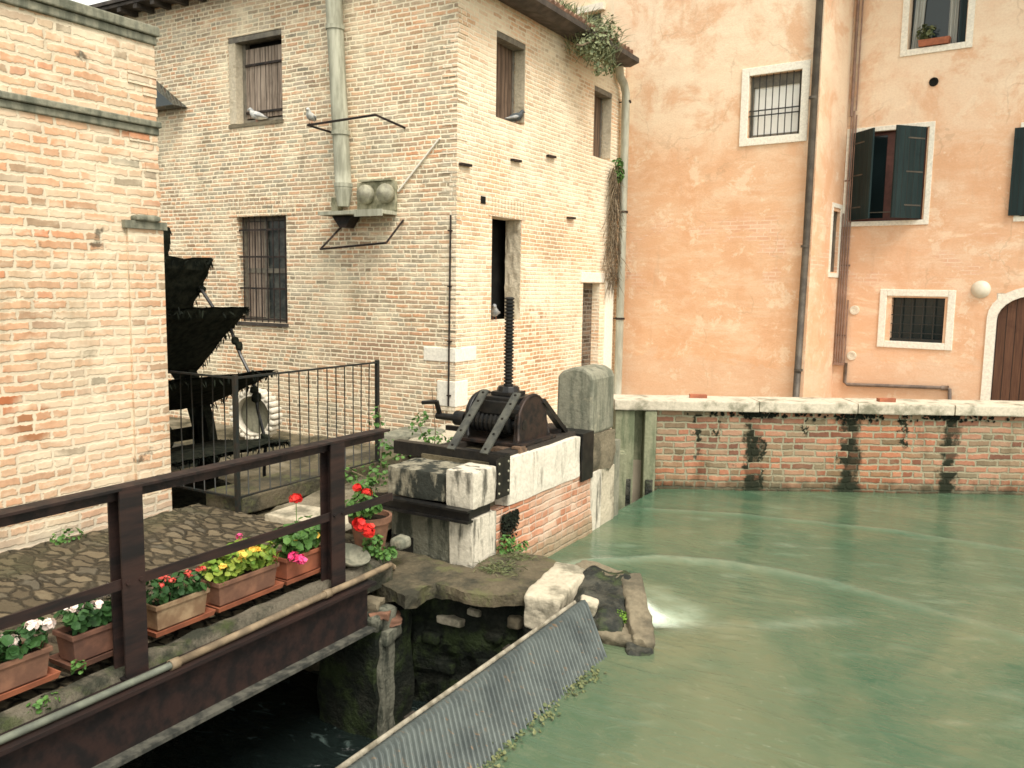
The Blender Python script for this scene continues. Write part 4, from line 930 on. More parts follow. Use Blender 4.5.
# ------------------------------------------------------------------ sluice abutment, gear and pier
def sluice():
    SU = -3.87
    t = thing('sluice_abutment', 'sluice wall of white stone blocks over red brick carrying the gate gear', 'wall', (SU, 7, -.55))
    b = MB(); n = 40; rows = []
    for j in range(21):
        z = -1.6 + j * 1.72 / 20; fl = .10 * max(0, -.2 - z)
        rows.append([(SU + fl + .010 * noise.noise(Vector((i * .5, z * 8, 1))), 6.36 + i * (8.36 - 6.36) / n, z) for i in range(n + 1)])
    b.grid(rows); b.poly([(SU - .02, 6.3, .118), (SU - .02, 8.5, .118), (-4.8, 8.5, .118), (-4.8, 6.3, .118)])
    b.poly([(-4.8, 6.3, -1.6), (-4.8, 8.5, -1.6), (-4.8, 8.5, .118), (-4.8, 6.3, .118)])
    b.build('brick_face', 'brick_sluice', t)
    def st(name, mat, x0, x1, y0, y1, z0, z1, r=.12, amp=.012, n=7, sd=0., fs=3.):
        s = MB(); s.stone(((x0 + x1) / 2, (y0 + y1) / 2, (z0 + z1) / 2), ((x1 - x0) / 2, (y1 - y0) / 2, (z1 - z0) / 2), 0, r, amp, n, sd, fs); return s.build(name, mat, t, smooth=True)
    # coping course along the canal
    st('coping_stone', 'white_stone_clean', -4.25, SU + .012, 6.545, 7.02, .122, .565, .06, .008, 8, 1.)
    st('coping_stone', 'white_stone_clean', -4.25, SU + .016, 7.025, 8.04, .122, .56, .06, .010, 10, 2.)
    st('end_quoin', 'white_stone', -4.2, SU + .012, 8.34, 8.62, -.75, .10, .06, .01, 7, 3.)
    st('end_brickwork', 'tan_rock', -4.25, SU + .008, 8.30, 9.0, .08, .52, .1, .03, 8, 4., 5.)
    st('end_brickwork', 'pale_rock', -4.2, SU + .006, 8.62, 9.0, -.8, .09, .08, .02, 8, 5.)
    # front face
    st('lower_block', 'white_stone', -4.10, SU + .005, 5.95, 6.36, -.55, .13, .05, .007, 8, 6.)
    st('lower_block', 'grey_stone' if 0 else 'pier_plaster', -4.76, -4.105, 5.97, 6.36, -.55, .10, .06, .012, 8, 7.)
    st('corner_block', 'white_stone', -4.13, SU + .03, 5.93, 6.30, .225, .555, .14, .012, 8, 8.)
    st('upper_block', 'dirty_stone', -4.80, -4.16, 5.96, 6.42, .235, .50, .12, .02, 9, 9.)
    d = MB(); d.box(-4.72, -4.50, 5.955, 6.0, -.32, -.13); d.build('drain_hole', 'dark', t)
    f = MB(); f.box(-4.75, -4.0, 6.42, 8.4, .10, .54); f.build('gear_bed', 'earth', t)
    # iron: I beam between the stones and the bolted angle plate round the corner
    i = MB(); i.box(-4.90, SU + .02, 5.86, 5.95, .215, .235); i.box(-4.90, SU + .02, 5.89, 5.92, .14, .215); i.box(-4.90, SU + .02, 5.86, 5.95, .12, .14); i.box(-4.9, -3.9, 5.95, 6.3, .135, .215)
    i.build('iron_beam', 'iron', t)
    p = MB(); p.box(-5.10, SU + .03, 6.44, 6.455, .50, .625); p.box(-5.10, SU + .03, 6.455, 6.535, .61, .625); p.box(SU + .018, SU + .034, 6.315, 6.535, .245, .609)
    po = p.build('angle_plate', 'iron', t)
    r = MB()
    for z in (.29, .38, .47, .56):
        for y in (6.345, 6.505): r.lathe([(.012, 0), (.011, .006), (.0, .009)], (SU + .034, y, z), 'X', 8)
    r.build('rivets', 'insulator', po)
    p = MB(); p.box(SU + .012, SU + .03, 8.06, 8.34, .06, .56); p.box(-4.6, SU + .03, 8.06, 8.34, .56, .58); p.build('end_strap', 'iron', t)
    # the pier of grey stone
    q = MB(); n = 10; fn_rows = []
    prof = [(-4.32, .52), (-3.872, .52), (-3.872, 1.13), (-3.90, 1.20), (-3.99, 1.245), (-4.12, 1.255), (-4.25, 1.21), (-4.31, 1.15)]
    q.extrude(prof, lambda a, z, d: (a, d, z), 8.352, 8.95)
    o = q.build('stone_pier', 'grey_stone', bevel=.03); tag(o, 'squat grey stone pier with rounded top beside the sluice gear', 'pier')
    s = MB(); s.box(-4.3, -3.89, 8.96, 9.2, -.9, .35); tag(s.build('pier_backing', 'grey_stone'), 'low stone backing behind the squat grey pier', 'masonry')

    # the gate gear
    g = thing('sluice_gear', 'black iron sluice gate gear with upright threaded screw and slanting flat braces', 'machine', (-4.26, 7.2, .56))
    s = MB(); prof = []; z = 1.08
    while z < 2.0:
        prof += [(.034, z), (.049, z + .010), (.049, z + .02), (.034, z + .030)]; z += .034
    s.lathe([(0, 1.08)] + prof + [(.034, 2.02), (0, 2.025)], (-4.26, 7.2, 0), 'Z', 14); s.build('screw', 'iron', g)
    s = MB(); s.box(-4.39, -4.13, 7.08, 7.32, 1.06, 1.10); s.lathe([(0, 1.16), (.10, 1.15), (.115, 1.10), (.115, 1.06)], (-4.26, 7.2, 0), 'Z', 12); s.build('nut', 'iron', g, bevel=.006)
    s = MB(); s.box(-4.50, -4.06, 7.02, 7.38, .86, 1.058); s.box(-4.44, -4.08, 6.985, 7.02, .885, 1.02); s.build('gear_case', 'iron', g, bevel=.012)
    def cheek(x0, x1, mat):
        pr = [(6.93, .63), (7.60, .63), (7.55, .70), (7.50, .82)] + [(7.22 + .27 * math.cos(a), .80 + .27 * math.sin(a)) for a in [math.pi * k / 12 for k in range(13)]] + [(6.95, .72)]
        c = MB(); c.extrude(pr, lambda y, z, d: (d, y, z), x0, x1)
        o = c.build('cheek', mat, g, bevel=.008)
        r = MB(); pts = [(7.22 + .275 * math.cos(a), .80 + .275 * math.sin(a)) for a in [math.pi * k / 14 for k in range(15)]]
        r.tube([(x1 - .01, y, z) for y, z in [(7.56, .66)] + pts + [(6.95, .66)]], .018, 6); r.build('cheek_rib', mat, o, smooth=True)
    cheek(-4.045, -3.985, 'iron_rusty'); cheek(-4.62, -4.56, 'iron')
    s = MB(); s.lathe([(0, -5.02), (.035, -5.02), (.035, -4.78), (.075, -4.78), (.075, -4.66), (.03, -4.66)] + [v for k in range(9) for v in ((.085, -4.55 + k * .05), (.105, -4.535 + k * .05), (.105, -4.515 + k * .05), (.085, -4.505 + k * .05))] + [(.05, -4.1), (.05, -3.98), (0, -3.98)], (0, 7.05, .80), 'X', 18)
    s.build('worm_shaft', 'iron', g, smooth=False)
    s = MB(); s.bar((-4.98, 7.05, .80), (-4.98, 6.98, .965), .04, .03); s.tube([(-4.98, 6.99, .955), (-5.16, 6.99, .93)], .022, 8); s.build('crank', 'iron', g)
    s = MB(); s.bar((-5.0, 7.2, .66), (-4.7, 7.2, .66), .05, .05); s.build('shaft_rest', 'iron', g)
    s = MB(); s.lathe([(0, -4.0), (.07, -4.0), (.08, -4.06), (.08, -4.14), (0, -4.14)], (0, 7.05, .92), 'X', 14); s.lathe([(0, -.035), (.19, -.035)] + [(.21, -.03), (.21, .03), (.19, .035), (0, .035)], (-4.3, 7.22, .80), 'X', 26); s.build('gear_wheel', 'iron', g)
    for x in (-4.42, -4.055):
        s = MB(); s.bar((x, 6.43, .615), (x + .02, 6.99, 1.115), .085, .018, (0, -1, 1)); o = s.build('brace', 'brace', g)
        r = MB(); d = Vector((.02, .56, .5))
        for f in (.06, .3, .55, .8, .95):
            p = Vector((x, 6.43, .615)) + d * f + Vector((0, -.008, .009)); r.lathe([(0, -.006), (.012, -.006), (.012, .006), (0, .006)], p, 'Y', 8)
        r.build('rivets', 'iron', o)
    for x in (-4.56, -4.0):
        s = MB(); s.bar((x, 7.42, 1.0), (x - .02, 7.98, .60), .07, .05, (0, 1, 1)); s.build('back_brace', 'iron', g)
    s = MB(); s.box(-4.72, -3.93, 6.90, 7.62, .605, .635); s.build('bed_plate', 'iron_rusty', g, bevel=.004)
    for x0 in (-4.70, -4.06):
        s = MB(); s.box(x0, x0 + .14, 6.6, 8.06, .545, .60); s.build('bed_beam', 'timber', g, bevel=.006)
    s = MB(); s.box(-4.02, -3.90, 6.82, 6.96, .563, .60); s.box(-4.2, -4.06, 6.78, 6.93, .56, .60); s.stone((-3.96, 6.90, .592), (.05, .06, .03), 0, .3, .004, 3); s.build('packing_block', 'timber_block', g)
    s = MB(); s.stone((-4.12, 7.95, .62), (.09, .13, .05), .3, .5, .02, 5, 8.); s.stone((-4.3, 8.1, .61), (.07, .1, .04), 1., .5, .02, 5, 2.); s.build('grease_lump', 'iron_rusty', g)
sluice()

# ------------------------------------------------------------------ fence, slab, ring, wheel
def yard():
    t = thing('iron_fence', 'thin dark iron fence turning a corner in front of the water wheel', 'fence', (-6.2, 5.47, 0))
    A, B, Cc = Vector((-7.12, 5.47, 0)), Vector((-6.2, 5.47, 0)), Vector((-6.2, 7.53, 0))
    r = MB()
    for z in (1.245, .10):
        if z < 1: r.build('rail', 'fence_iron', t); r = MB()
        r.bar(A + Vector((0, 0, z)), B + Vector((0, 0, z)), .03, .018); r.bar(B + Vector((0, 0, z)), Cc + Vector((0, 0, z)), .03, .018)
    r.build('rail', 'fence_iron', t)
    def bars(P, Q, n):
        for k in range(1, n):
            p = P.lerp(Q, k / n); m = MB(); w = random.Random(k).uniform(-.006, .006)
            m.tube([(p.x, p.y, .10), (p.x + w, p.y + w, .7), (p.x, p.y, 1.25)], .0062, 6); m.build('bar', 'fence_iron', t, smooth=True)
    bars(A, B, 6); bars(B, Cc, 15)
    for p in (B, Cc):
        m = MB(); m.box(p.x - .02, p.x + .02, p.y - .02, p.y + .02, -.1, 1.27); m.build('post', 'fence_iron', t)
    s = MB(); s.stone((-6.43, 6.82, .015), (.26, 1.32, .085), 0, .2, .015, 14, 2., 2.2); tag(s.build('pit_edge_slab', 'ledge', smooth=True), 'long grey stone slab edging the wheel pit behind the fence', 'slab')
    s = MB(); s.stone((-6.45, 8.55, .12), (.34, .35, .16), .2, .3, .03, 8, 4.); tag(s.build('stone_block', 'grey_stone', smooth=True), 'broken pale stone block at the far end of the pit edge slab', 'stone')
    s = MB(); s.stone((-5.35, 5.62, .0), (.42, .22, .035), .05, .3, .008, 8, 6.); tag(s.build('paving_slab', 'pale_rock', smooth=True), 'smooth pale paving slab at the foot of the fence', 'slab')
    rs = random.Random(21)
    for k, (x, y, hx, hy, hz, lab) in enumerate(((-5.95, 8.35, .34, .2, .11, 'pale flat rubble stone beside the weeds under the mill corner'), (-5.35, 8.2, .22, .16, .10, 'rough tan rubble stone nearest the gear crank'), (-6.2, 9.1, .5, .25, .1, 'long low rubble stone against the mill wall foot'), (-5.3, 7.2, .2, .16, .08, 'small worn rubble stone behind the blackened block'))):
        s = MB(); s.stone((0, 0, hz * .6), (hx, hy, hz), 0, .5, .035, 7, k * 3.3, 3.5); o = s.build('rubble_stone', ('pale_rock', 'tan_rock', 'pale_rock', 'tan_rock')[k], smooth=True)
        o.location = (x, y, .02 + .08 * (y > 8)); o.rotation_euler = (0, 0, rs.uniform(0, 3)); tag(o, lab, 'stone', 'rubble by the mill corner')
    # toothed stone ring standing in the yard
    t = thing('stone_ring', 'white toothed stone ring standing on edge behind the water wheel', 'ring', (-10.25, 9.45, -.40), math.radians(12)); t.scale = (1.14, 1.14, 1.14)
    for k in range(24):
        a = 2 * math.pi * k / 24; m = MB(); m.stone((.33 * math.cos(a), 0, .38 + .33 * math.sin(a)), (.040, .11, .036), 0, .75, .006, 4, k, 8); o = m.build('tooth', 'white_stone_clean', t, local=True, smooth=True)
    m = MB(); m.lathe([(.27, -.09), (.31, -.09), (.31, .10), (.27, .10), (.27, -.09)], (0, 0, .38), 'Y', 36); m.build('rim', 'white_stone_clean', t, local=True, smooth=True)
    m = MB(); m.lathe([(0, .04), (.268, .04), (.268, .09), (0, .09)], (0, 0, .38), 'Y', 30); m.build('disc', 'grey_stone', t, local=True)
    # water wheel
    C0 = Vector((-9.9, 6.2, 0.0)); RR = 2.9; y0, y1 = 5.42, 7.0
    t = thing('water_wheel', 'big black algae covered wooden water wheel between the two brick buildings', 'water wheel', (C0.x, C0.y, 0))
    P = lambda r, a, y: Vector((C0.x + r * math.cos(a), y, C0.z + r * math.sin(a)))
    rw = random.Random(4); NP = 22
    for k in range(NP):
        a = math.radians(6.6 + k * 360 / NP); m = MB(); nr, ny_ = 10, 12
        da = Vector((-math.sin(a), 0, math.cos(a)))
        for sgn in (-1, 1):
            rows = []
            for i in range(nr + 1):
                row = []
                for j in range(ny_ + 1):
                    r = 1.66 + (RR - 1.66) * i / nr; y = y0 + (y1 - y0) * j / ny_
                    e = .02 * noise.noise(Vector((r * 5, y * 5, k * 2.3)))
                    jag = .045 * noise.noise(Vector((y * 8, k * 5.1, 1))) if i == nr else 0
                    jj = .04 * noise.noise(Vector((r * 9, k * 3.1, 7))) if j in (0, ny_) else 0
                    th = .035 + .02 * abs(noise.noise(Vector((r * 7, y * 7, k))))
                    row.append(P(r + jag, a, y + jj) + da * (sgn * (th if 0 < i < nr and 0 < j < ny_ else .012) + e))
                rows.append(row)
            m.grid(rows)
        o = m.build('paddle', 'wheel', t, recalc=True)
        ms = MB()
        for _ in range(150):
            i = rw.random()
            if i < .55: r, y = RR - rw.random() * .05, rw.uniform(y0, y1)
            else: r, y = rw.uniform(1.6, RR), y1 - rw.random() * .03
            p = P(r, a, y) + da * rw.uniform(-.03, .03)
            blade(ms, p, (rw.gauss(0, .5), rw.gauss(0, .3), -1 + rw.gauss(0, .5)), rw.uniform(.03, .10), .018, rw, .2)
        tag(ms.build('hanging_algae', 'wheel_moss', o), kind='stuff')
    for y in (y0 + .1, y1 - .1):
        m = MB(); m.lathe([(1.42, y - .06), (1.70, y - .06), (1.70, y + .06), (1.42, y + .06), (1.42, y - .06)], (C0.x, 0, C0.z), 'Y', 44); m.build('rim', 'wheel', t)
        m = MB(); pts = []
        for k in range(NP * 2 + 1):
            a = math.radians(6.6 + k * 180 / NP); pts.append(P(2.52 if k % 2 == 0 else 2.47, a, y + .06))
        m.tube(pts, .02, 6, caps=False); m.build('tie_ring', 'iron', t)
        for k in range(8):
            a = math.radians(12 + k * 45); m = MB(); m.bar(P(.2, a, y), P(1.5, a, y), .16, .12, (0, 1, 0)); m.build('spoke', 'wheel', t)
    ms = MB()
    for k in range(NP):
        a = math.radians(6.6 + k * 360 / NP)
        for _ in range(3): ms.stone(P(2.5, a + rw.uniform(-.1, .06), y1 - .04 + rw.uniform(-.02, .04)), (rw.uniform(.03, .06), .05, rw.uniform(.03, .07)), rw.random(), .9, .02, 3, k)
    tag(ms.build('algae_clumps', 'wheel', t), kind='stuff')
    m = MB(); m.tube([(C0.x, 4.9, C0.z), (C0.x, 7.5, C0.z)], .19, 16); m.build('axle', 'wheel', t)
    s = MB(); s.box(C0.x - .4, C0.x + .4, 7.26, 7.9, -.6, -.18); tag(s.build('bearing_block', 'dark_rock', bevel=.02), 'dark bearing block carrying the far end of the wheel axle', 'block')
yard()

# ------------------------------------------------------------------ pit, ledge, rocks, ribbed screen
def pit():
    t = thing('pit_wall', 'dark mossy rubble wall of the pit under the concrete ledge', 'wall', (-4, 5.6, -1.6))
    m = MB(); rows = []
    def pw(x, z):
        base = 5.47 + max(0, (x + 4.3)) * .22
        n_ = .09 * noise.noise(Vector((x * 3, z * 3, 0))) + .05 * noise.noise(Vector((x * 9, z * 9, 2)))
        return base + n_ + .12 * (z + .4) * -.5
    for j in range(31):
        z = -2.2 + j * 1.86 / 30; rows.append([(-6.75 + i * 4.1 / 60, pw(-6.75 + i * 4.1 / 60, z), z) for i in range(61)])
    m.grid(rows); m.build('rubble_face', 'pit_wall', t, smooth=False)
    rp = random.Random(8)
    spots = [(-3.82, -.62, .12, .035, 'pale_rock'), (-3.62, -.52, .06, .03, 'pale_rock'), (-3.28, -.56, .06, .05, 'tan_rock'), (-3.45, -.7, .08, .04, 'pit_wall'), (-4.0, -.8, .09, .05, 'pit_wall'), (-3.5, -.95, .1, .05, 'pit_wall'), (-3.9, -1.05, .1, .05, 'pit_wall'), (-3.6, -1.2, .12, .06, 'pit_wall'), (-3.25, -1.1, .1, .06, 'pit_wall')]
    for k, (x, z, w, h, mt) in enumerate(spots):
        s = MB(); s.stone((x, pw(x, z) - .01, z), (w, .05, h), 0, .5, .012, 5, k * 2.2, 6); s.build('bedded_stone', mt, t, smooth=True)
    m = MB(); m.poly([(-6.76, -3, -2.2), (-6.76, 5.5, -2.2), (-6.76, 5.5, -.1), (-6.76, -3, -.1)]); m.build('side_face', 'pit_wall', t)
    t = thing('bridge_pier', 'crumbling rendered masonry pier under the end of the steel beam', 'pier', (-4.4, 5.3, -1.6))
    m = MB(); m.stone((-4.36, 5.14, -1.22), (.30, .25, .74), 0, .10, .035, 12, 3., 4.); m.build('shaft', 'pit_wall', t, smooth=True)
    m = MB(); m.stone((-4.065, 5.02, -1.05), (.035, .085, .42), 0, .3, .02, 8, 5., 5.); m.build('render_strip', 'pier_plaster', t, smooth=True)
    for k, (x, y, z, a, b, c, mt) in enumerate(((-4.14, 5.00, -.47, .12, .13, .08, 'pier_plaster'), (-4.08, 5.06, -.60, .08, .12, .06, 'pier_plaster'), (-4.22, 4.95, -.35, .14, .09, .04, 'tan_rock'), (-4.07, 4.98, -.42, .07, .08, .03, 'terracotta_mid'), (-4.05, 5.10, -.50, .06, .07, .03, 'terracotta_mid'), (-4.32, 4.92, -.50, .12, .06, .10, 'dark_rock'))):
        m = MB(); m.stone((x, y, z), (a, b, c), .2 * k, .4, .03, 6, k * 3.7, 7.); m.build('rubble', mt, t, smooth=True)
    # broken concrete ledge
    poly = [(-4.66, 5.42), (-4.42, 5.22), (-4.10, 5.13), (-3.90, 5.07), (-3.86, 5.16), (-3.90, 5.34), (-3.86, 5.42), (-3.72, 5.40), (-3.55, 5.38), (-3.40, 5.46), (-3.20, 5.54), (-3.08, 5.72), (-3.14, 5.95), (-3.20, 6.38), (-3.46, 6.54), (-3.84, 6.50), (-3.84, 5.93), (-4.70, 5.94)]
    m = MB(); dense = []
    for i in range(len(poly)):
        a = Vector(poly[i]); b = Vector(poly[(i + 1) % len(poly)]); k = max(1, int((b - a).length / .05))
        for q in range(k): dense.append(tuple(a.lerp(b, q / k) + Vector((noise.noise(Vector((i * 3 + q, 1, 0))), noise.noise(Vector((q, i * 2, 4))))) * .012))
    o = rough_slab('concrete_ledge', 'ledge', dense, -.375, -.265); tag(o, 'broken mossy concrete ledge overhanging the dark pit', 'ledge')
    # ruined abutment stones at the weir
    def rk(lab, c, half, rot, mat, r=.25, amp=.02, tilt=(0, 0), sd=0.):
        s = MB(); s.stone((0, 0, 0), half, 0, r, amp, 18, sd, 4.5); o = s.build('abutment_stone', mat, smooth=True); o.location = c; o.rotation_euler = (tilt[0], tilt[1], rot); return tag(o, lab, 'stone', 'ruined abutment stones')
    rk('pale flat topped stone block at the end of the concrete ledge', (-3.06, 6.02, -.40), (.155, .43, .15), .17, 'pale_rock', .2, .02, (0, .03), 1.)
    rk('dark wet stone under the pale flat topped block', (-3.0, 5.86, -.72), (.2, .26, .2), .1, 'dark_rock', .3, .035, (0, 0), 2.)
    rk('black mossy stone filling the middle of the ruined abutment', (-2.74, 6.16, -.53), (.21, .44, .20), .25, 'dark_rock', .3, .05, (.22, .08), 3.)
    rk('long sloping tan stone kerb facing the white water', (-2.45, 6.17, -.53), (.10, .47, .17), .53, 'tan_rock', .4, .035, (.26, .10), 4.)
    rk('pale narrow stone at the back of the ruined abutment', (-2.88, 6.52, -.37), (.25, .11, .10), .0, 'tan_rock', .45, .035, (0, .05), 5.)
    rk('low tan stone at the water in front of the ruined abutment', (-2.43, 5.86, -.58), (.20, .13, .10), .2, 'tan_rock', .4, .03, (.1, .08), 6.)
    rk('small grey water worn stone at the tip of the ruined abutment', (-2.24, 5.76, -.60), (.09, .13, .08), .5, 'dark_rock', .5, .03, (.2, .1), 8.)
    rk('small white wedge stone at the top of the ribbed screen', (-2.70, 5.84, -.345), (.07, .09, .05), .3, 'pale_rock', .4, .012, (0, .2), 7.)
    s = MB(); rm = random.Random(5)
    leafset(s, (-2.55, 5.99, -.44), (.14, .10, .06), 800, .009, rm); leafset(s, (-2.70, 5.98, -.42), (.08, .14, .04), 160, .010, rm)
    tag(s.build('moss', 'moss_bright'), kind='stuff')
    # ribbed screen
    t = thing('ribbed_screen', 'long sloping ribbed grey metal screen along the edge of the pit', 'screen', (-2.55, 4, -.5))
    m = MB(); L0, L1 = 1.2, 5.78; pitch = .046; n = int((L1 - L0) / pitch * 8); rows = []
    prof = [(-2.755, -.325), (-2.735, -.285), (-2.70, -.275), (-2.665, -.295), (-2.55, -.41), (-2.42, -.54), (-2.28, -.68), (-2.1, -.86)]
    for k in range(n + 1):
        y = L0 + (L1 - L0) * k / n; c = math.cos(2 * math.pi * (y - L0) / pitch); c = math.copysign(abs(c) ** .7, c) * .0125
        dz = .01 * noise.noise(Vector((y * 1.5, 0, 0)))
        rows.append([(x + c * .72, y - .85 * (-.28 - z), z + c * .7 + dz) for x, z in prof])
    m.grid(rows)
    m.build('ribbed_sheet', 'screen', t, smooth=True)
    m = MB(); m.grid([[(x - .012, y - .85 * (-.28 - z), z - .014) for x, z in prof] for y in (L0, 3.5, L1)]); m.build('backing', 'iron_rusty', t)
    m = MB(); rows = []
    for k in range(90):
        y = L0 + (L1 - .03 - L0) * k / 89; w_ = .012 * noise.noise(Vector((y * 3, 5, 0))); 
        rows.append([(-2.772 + w_ + dx, y, -.305 + dz + w_) for dx, dz in ((-.012, -.03), (-.010, .016), (.008, .028), (.02, .012), (.018, -.03))])
    m.grid(rows); m.build('edge_batten', 'pale_batten', t, smooth=True)
    for y in (1.5, 2.6, 3.7, 4.8):
        m = MB(); m.box(-2.86, -2.775, y, y + .09, -2, -.34); m.build('stake', 'timber', t)
    s = MB(); rg = random.Random(2)
    for _ in range(2600):
        y = rg.uniform(1.5, 5.6); k = noise.noise(Vector((y * 1.9, 3, 0)))
        if k < rg.uniform(-.1, .6): continue
        x = -2.375 + .03 * noise.noise(Vector((y * 4, 1, 1))) + rg.gauss(0, .035); leaf(s, Vector((x + .02, y, -.55 + abs(rg.gauss(0, .012)))), Vector((rg.gauss(.3, .4), rg.gauss(0, .4), 1)).normalized(), rg.uniform(.006, .016), rg)
    tag(s.build('water_weed', 'leaf_dry'), kind='stuff')
pit()

# ------------------------------------------------------------------ footbridge: beam, railing, conduit
def bridge():
    t = thing('steel_beam', 'rusty brown steel beam carrying the edge of the walkway', 'beam', (-4.1, 2.5, -.3))
    y0, y1 = -1.5, 4.86
    m = MB(); m.box(-4.125, -4.105, y0, y1, -.475, -.14); m.build('web', 'rust', t)
    m = MB(); m.box(-4.20, -4.03, y0, y1 + .02, -.139, -.115); m.build('top_flange', 'rust_dark', t)
    m = MB(); m.box(-4.20, -4.025, y0, y1, -.50, -.476); m.build('bottom_flange', 'flange', t)
    m = MB(); m.grid([[(-4.36, y, -.09 + .02 * noise.noise(Vector((y * 4, 0, 0)))), (-4.30, y, -.055 + .03 * noise.noise(Vector((y * 6, 1, 0)))), (-4.235, y, -.065 + .03 * noise.noise(Vector((y * 5, 3, 0)))), (-4.205, y, -.12 + .02 * noise.noise(Vector((y * 7, 2, 0)))), (-4.205, y, -.28)] for y in [-1.5 + k * .045 for k in range(152)]])
    tag(m.build('walkway_edge', 'mossy_edge', smooth=False), kind='structure')
    m = MB()
    pts = [(-4.08, y, -.085 + .012 * noise.noise(Vector((y * .8, 2, 2)))) for y in [-1.5 + k * .2 for k in range(24)]]
    t = thing('conduit', 'thin grey and tan conduit pipe running along the top of the beam', 'pipe', (-4.08, 2.5, -.085))
    m.tube(pts, .021, 8); m.build('grey_length', 'conduit_grey', t, smooth=True)
    m = MB(); m.tube([pts[-1], (-4.08, 3.5, -.08), (-4.085, 4.2, -.07), (-4.09, 4.7, -.072), (-4.13, 5.12, -.085), (-4.22, 5.28, -.13), (-4.36, 5.5, -.24)], .024, 8); m.lathe([(.026, -.03), (.033, -.03), (.033, .03), (.026, .03)], (-4.08, pts[-1][1], pts[-1][2]), 'Y', 8); m.lathe([(.026, -.03), (.032, -.03), (.032, .03), (.026, .03)], (-4.087, 4.4, -.071), 'Y', 8)
    m.build('tan_length', 'conduit_tan', t, smooth=True)
    t = thing('railing', 'brown rusted steel footbridge railing with two heavy posts', 'railing', (-4.22, 3, -.1))
    m = MB(); m.box(-4.275, -4.165, -1.5, 5.22, .985, 1.0); m.box(-4.228, -4.212, -1.5, 5.20, .925, .984); m.build('top_rail', 'rust', t)
    m = MB(); m.bar((-4.19, -1.5, .455), (-4.19, 5.27, .445), .012, .06); m.bar((-4.19, 5.27, .44), (-4.86, 5.89, .225), .012, .06); m.build('mid_rail', 'rust_dark', t)
    for yc in (1.05, 2.92, 4.61):
        m = MB(); h = .072
        for s in (-1, 1): m.box(-4.22 + s * .05 - .006, -4.22 + s * .05 + .006, yc - h, yc + h, -.12, .984)
        m.box(-4.264, -4.176, yc - .006, yc + .006, -.12, .984); m.build('post', 'rust_dark', t)
        b = MB(); b.box(-4.29, -4.15, yc - h - .01, yc + h + .01, -.114, -.10); 
        for dy in (-.03, .03): b.lathe([(0, .012), (.014, .012), (.014, 0)], (-4.164, yc + dy * 1.4, .455), 'X', 6)
        b.build('base_plate', 'rust_dark', t)
bridge()

# ------------------------------------------------------------------ planters
def planter(y0, y1, label, pot, leafm, petal, nheads, seed, leaf_n=190, lsize=.03, hh=.16, head_r=.034, saucer='terracotta', tall=0., yellow=0, w=.18, heads=None, spread=1.):
    rp = random.Random(seed); ln = y1 - y0
    t = thing('planter', label, 'planter', (-4.41, (y0 + y1) / 2, .0), 0, 'terracotta flower troughs on the walkway edge')
    L = dict(local=True)
    m = MB(); hx, hy = w / 2, ln / 2; bx, by = hx - .018, hy - .02; zb = .025
    def ring(x, y, z): return [(-x, -y, z), (x, -y, z), (x, y, z), (-x, y, z)]
    m.grid([ring(bx, by, zb), ring(hx - .006, hy - .006, hh), ring(hx + .006, hy + .006, hh), ring(hx + .006, hy + .006, hh + .03), ring(hx - .010, hy - .010, hh + .03), ring(bx - .01, by - .01, hh - .03)], 0, True)
    m.poly([(-bx, -by, zb), (bx, -by, zb), (bx, by, zb), (-bx, by, zb)]); o = m.build('trough', pot, t, local=True, bevel=.004)
    m = MB(); m.poly(ring(hx - .014, hy - .014, hh - .002)); m.build('soil', 'soil', t, **L)
    m = MB(); sx, sy = hx + .028, hy + .03
    m.grid([ring(sx - .012, sy - .012, 0), ring(sx, sy, .035), ring(sx - .008, sy - .008, .035), ring(sx - .02, sy - .02, .010)], 0, True); m.poly(ring(sx - .02, sy - .02, .010)); m.poly(ring(sx - .012, sy - .012, 0)); m.build('saucer', saucer, t, **L)
    m = MB()
    k = max(2, int(ln / .12))
    for q in range(k):
        cy = -hy + (q + .5) * ln / k
        leafset(m, (rp.uniform(-.01, .03), cy, hh + .075 + tall * .4 + rp.uniform(-.01, .03)), (.11 * spread, ln / k * .75, .085 + tall * .5), leaf_n // k, lsize, rp)
    m.build('foliage', leafm, t, **L)
    st = MB(); hs = heads or [(rp.uniform(-.05, .09), rp.uniform(-hy, hy), hh + .13 + rp.uniform(-.02, .05) + tall, petal) for _ in range(nheads)]
    for (x, y, z, pm) in hs:
        st.tube([(x * .5, y * .9, hh), (x, y, z)], .003, 4)
        f = MB(); n_ = 26 if head_r > .03 else 12
        for _ in range(n_):
            d = Vector((rp.gauss(0, 1), rp.gauss(0, 1), rp.gauss(.3, .9))).normalized(); leaf(f, Vector((x, y, z)) + Vector((d.x, d.y, d.z * .75)) * head_r * rp.uniform(.6, 1), (d + Vector((rp.gauss(0, .3), rp.gauss(0, .3), .2))).normalized(), head_r * .48, rp, 5, .12)
        f.build('flower_head', pm, t, **L)
    st.build('stems', leafm, t, **L)
    if yellow:
        m = MB()
        for _ in range(yellow): leafset(m, (rp.uniform(0, .1), rp.uniform(-hy, hy), hh + .12 + rp.uniform(0, .06)), (.02, .02, .015), 4, .026, rp)
        m.build('yellowed_leaves', 'petal_yellow', t, **L)
    return t
W_, R1, PK, MG = 'petal_white', 'petal_red', 'petal_pink', 'petal_magenta'
planter(1.98, 2.52, 'terracotta trough of pale pink flowers nearest the bridge foot, before the heavy front post', 'terracotta_mid', 'leaf_dark', W_, 15, 1, 200, .030, .155, .037)
planter(2.64, 3.04, 'terracotta trough of pale pink flowers partly hidden by the heavy front post', 'terracotta_old', 'leaf_dark', W_, 14, 2, 190, .032, .16, .037, 'terracotta_old', .03)
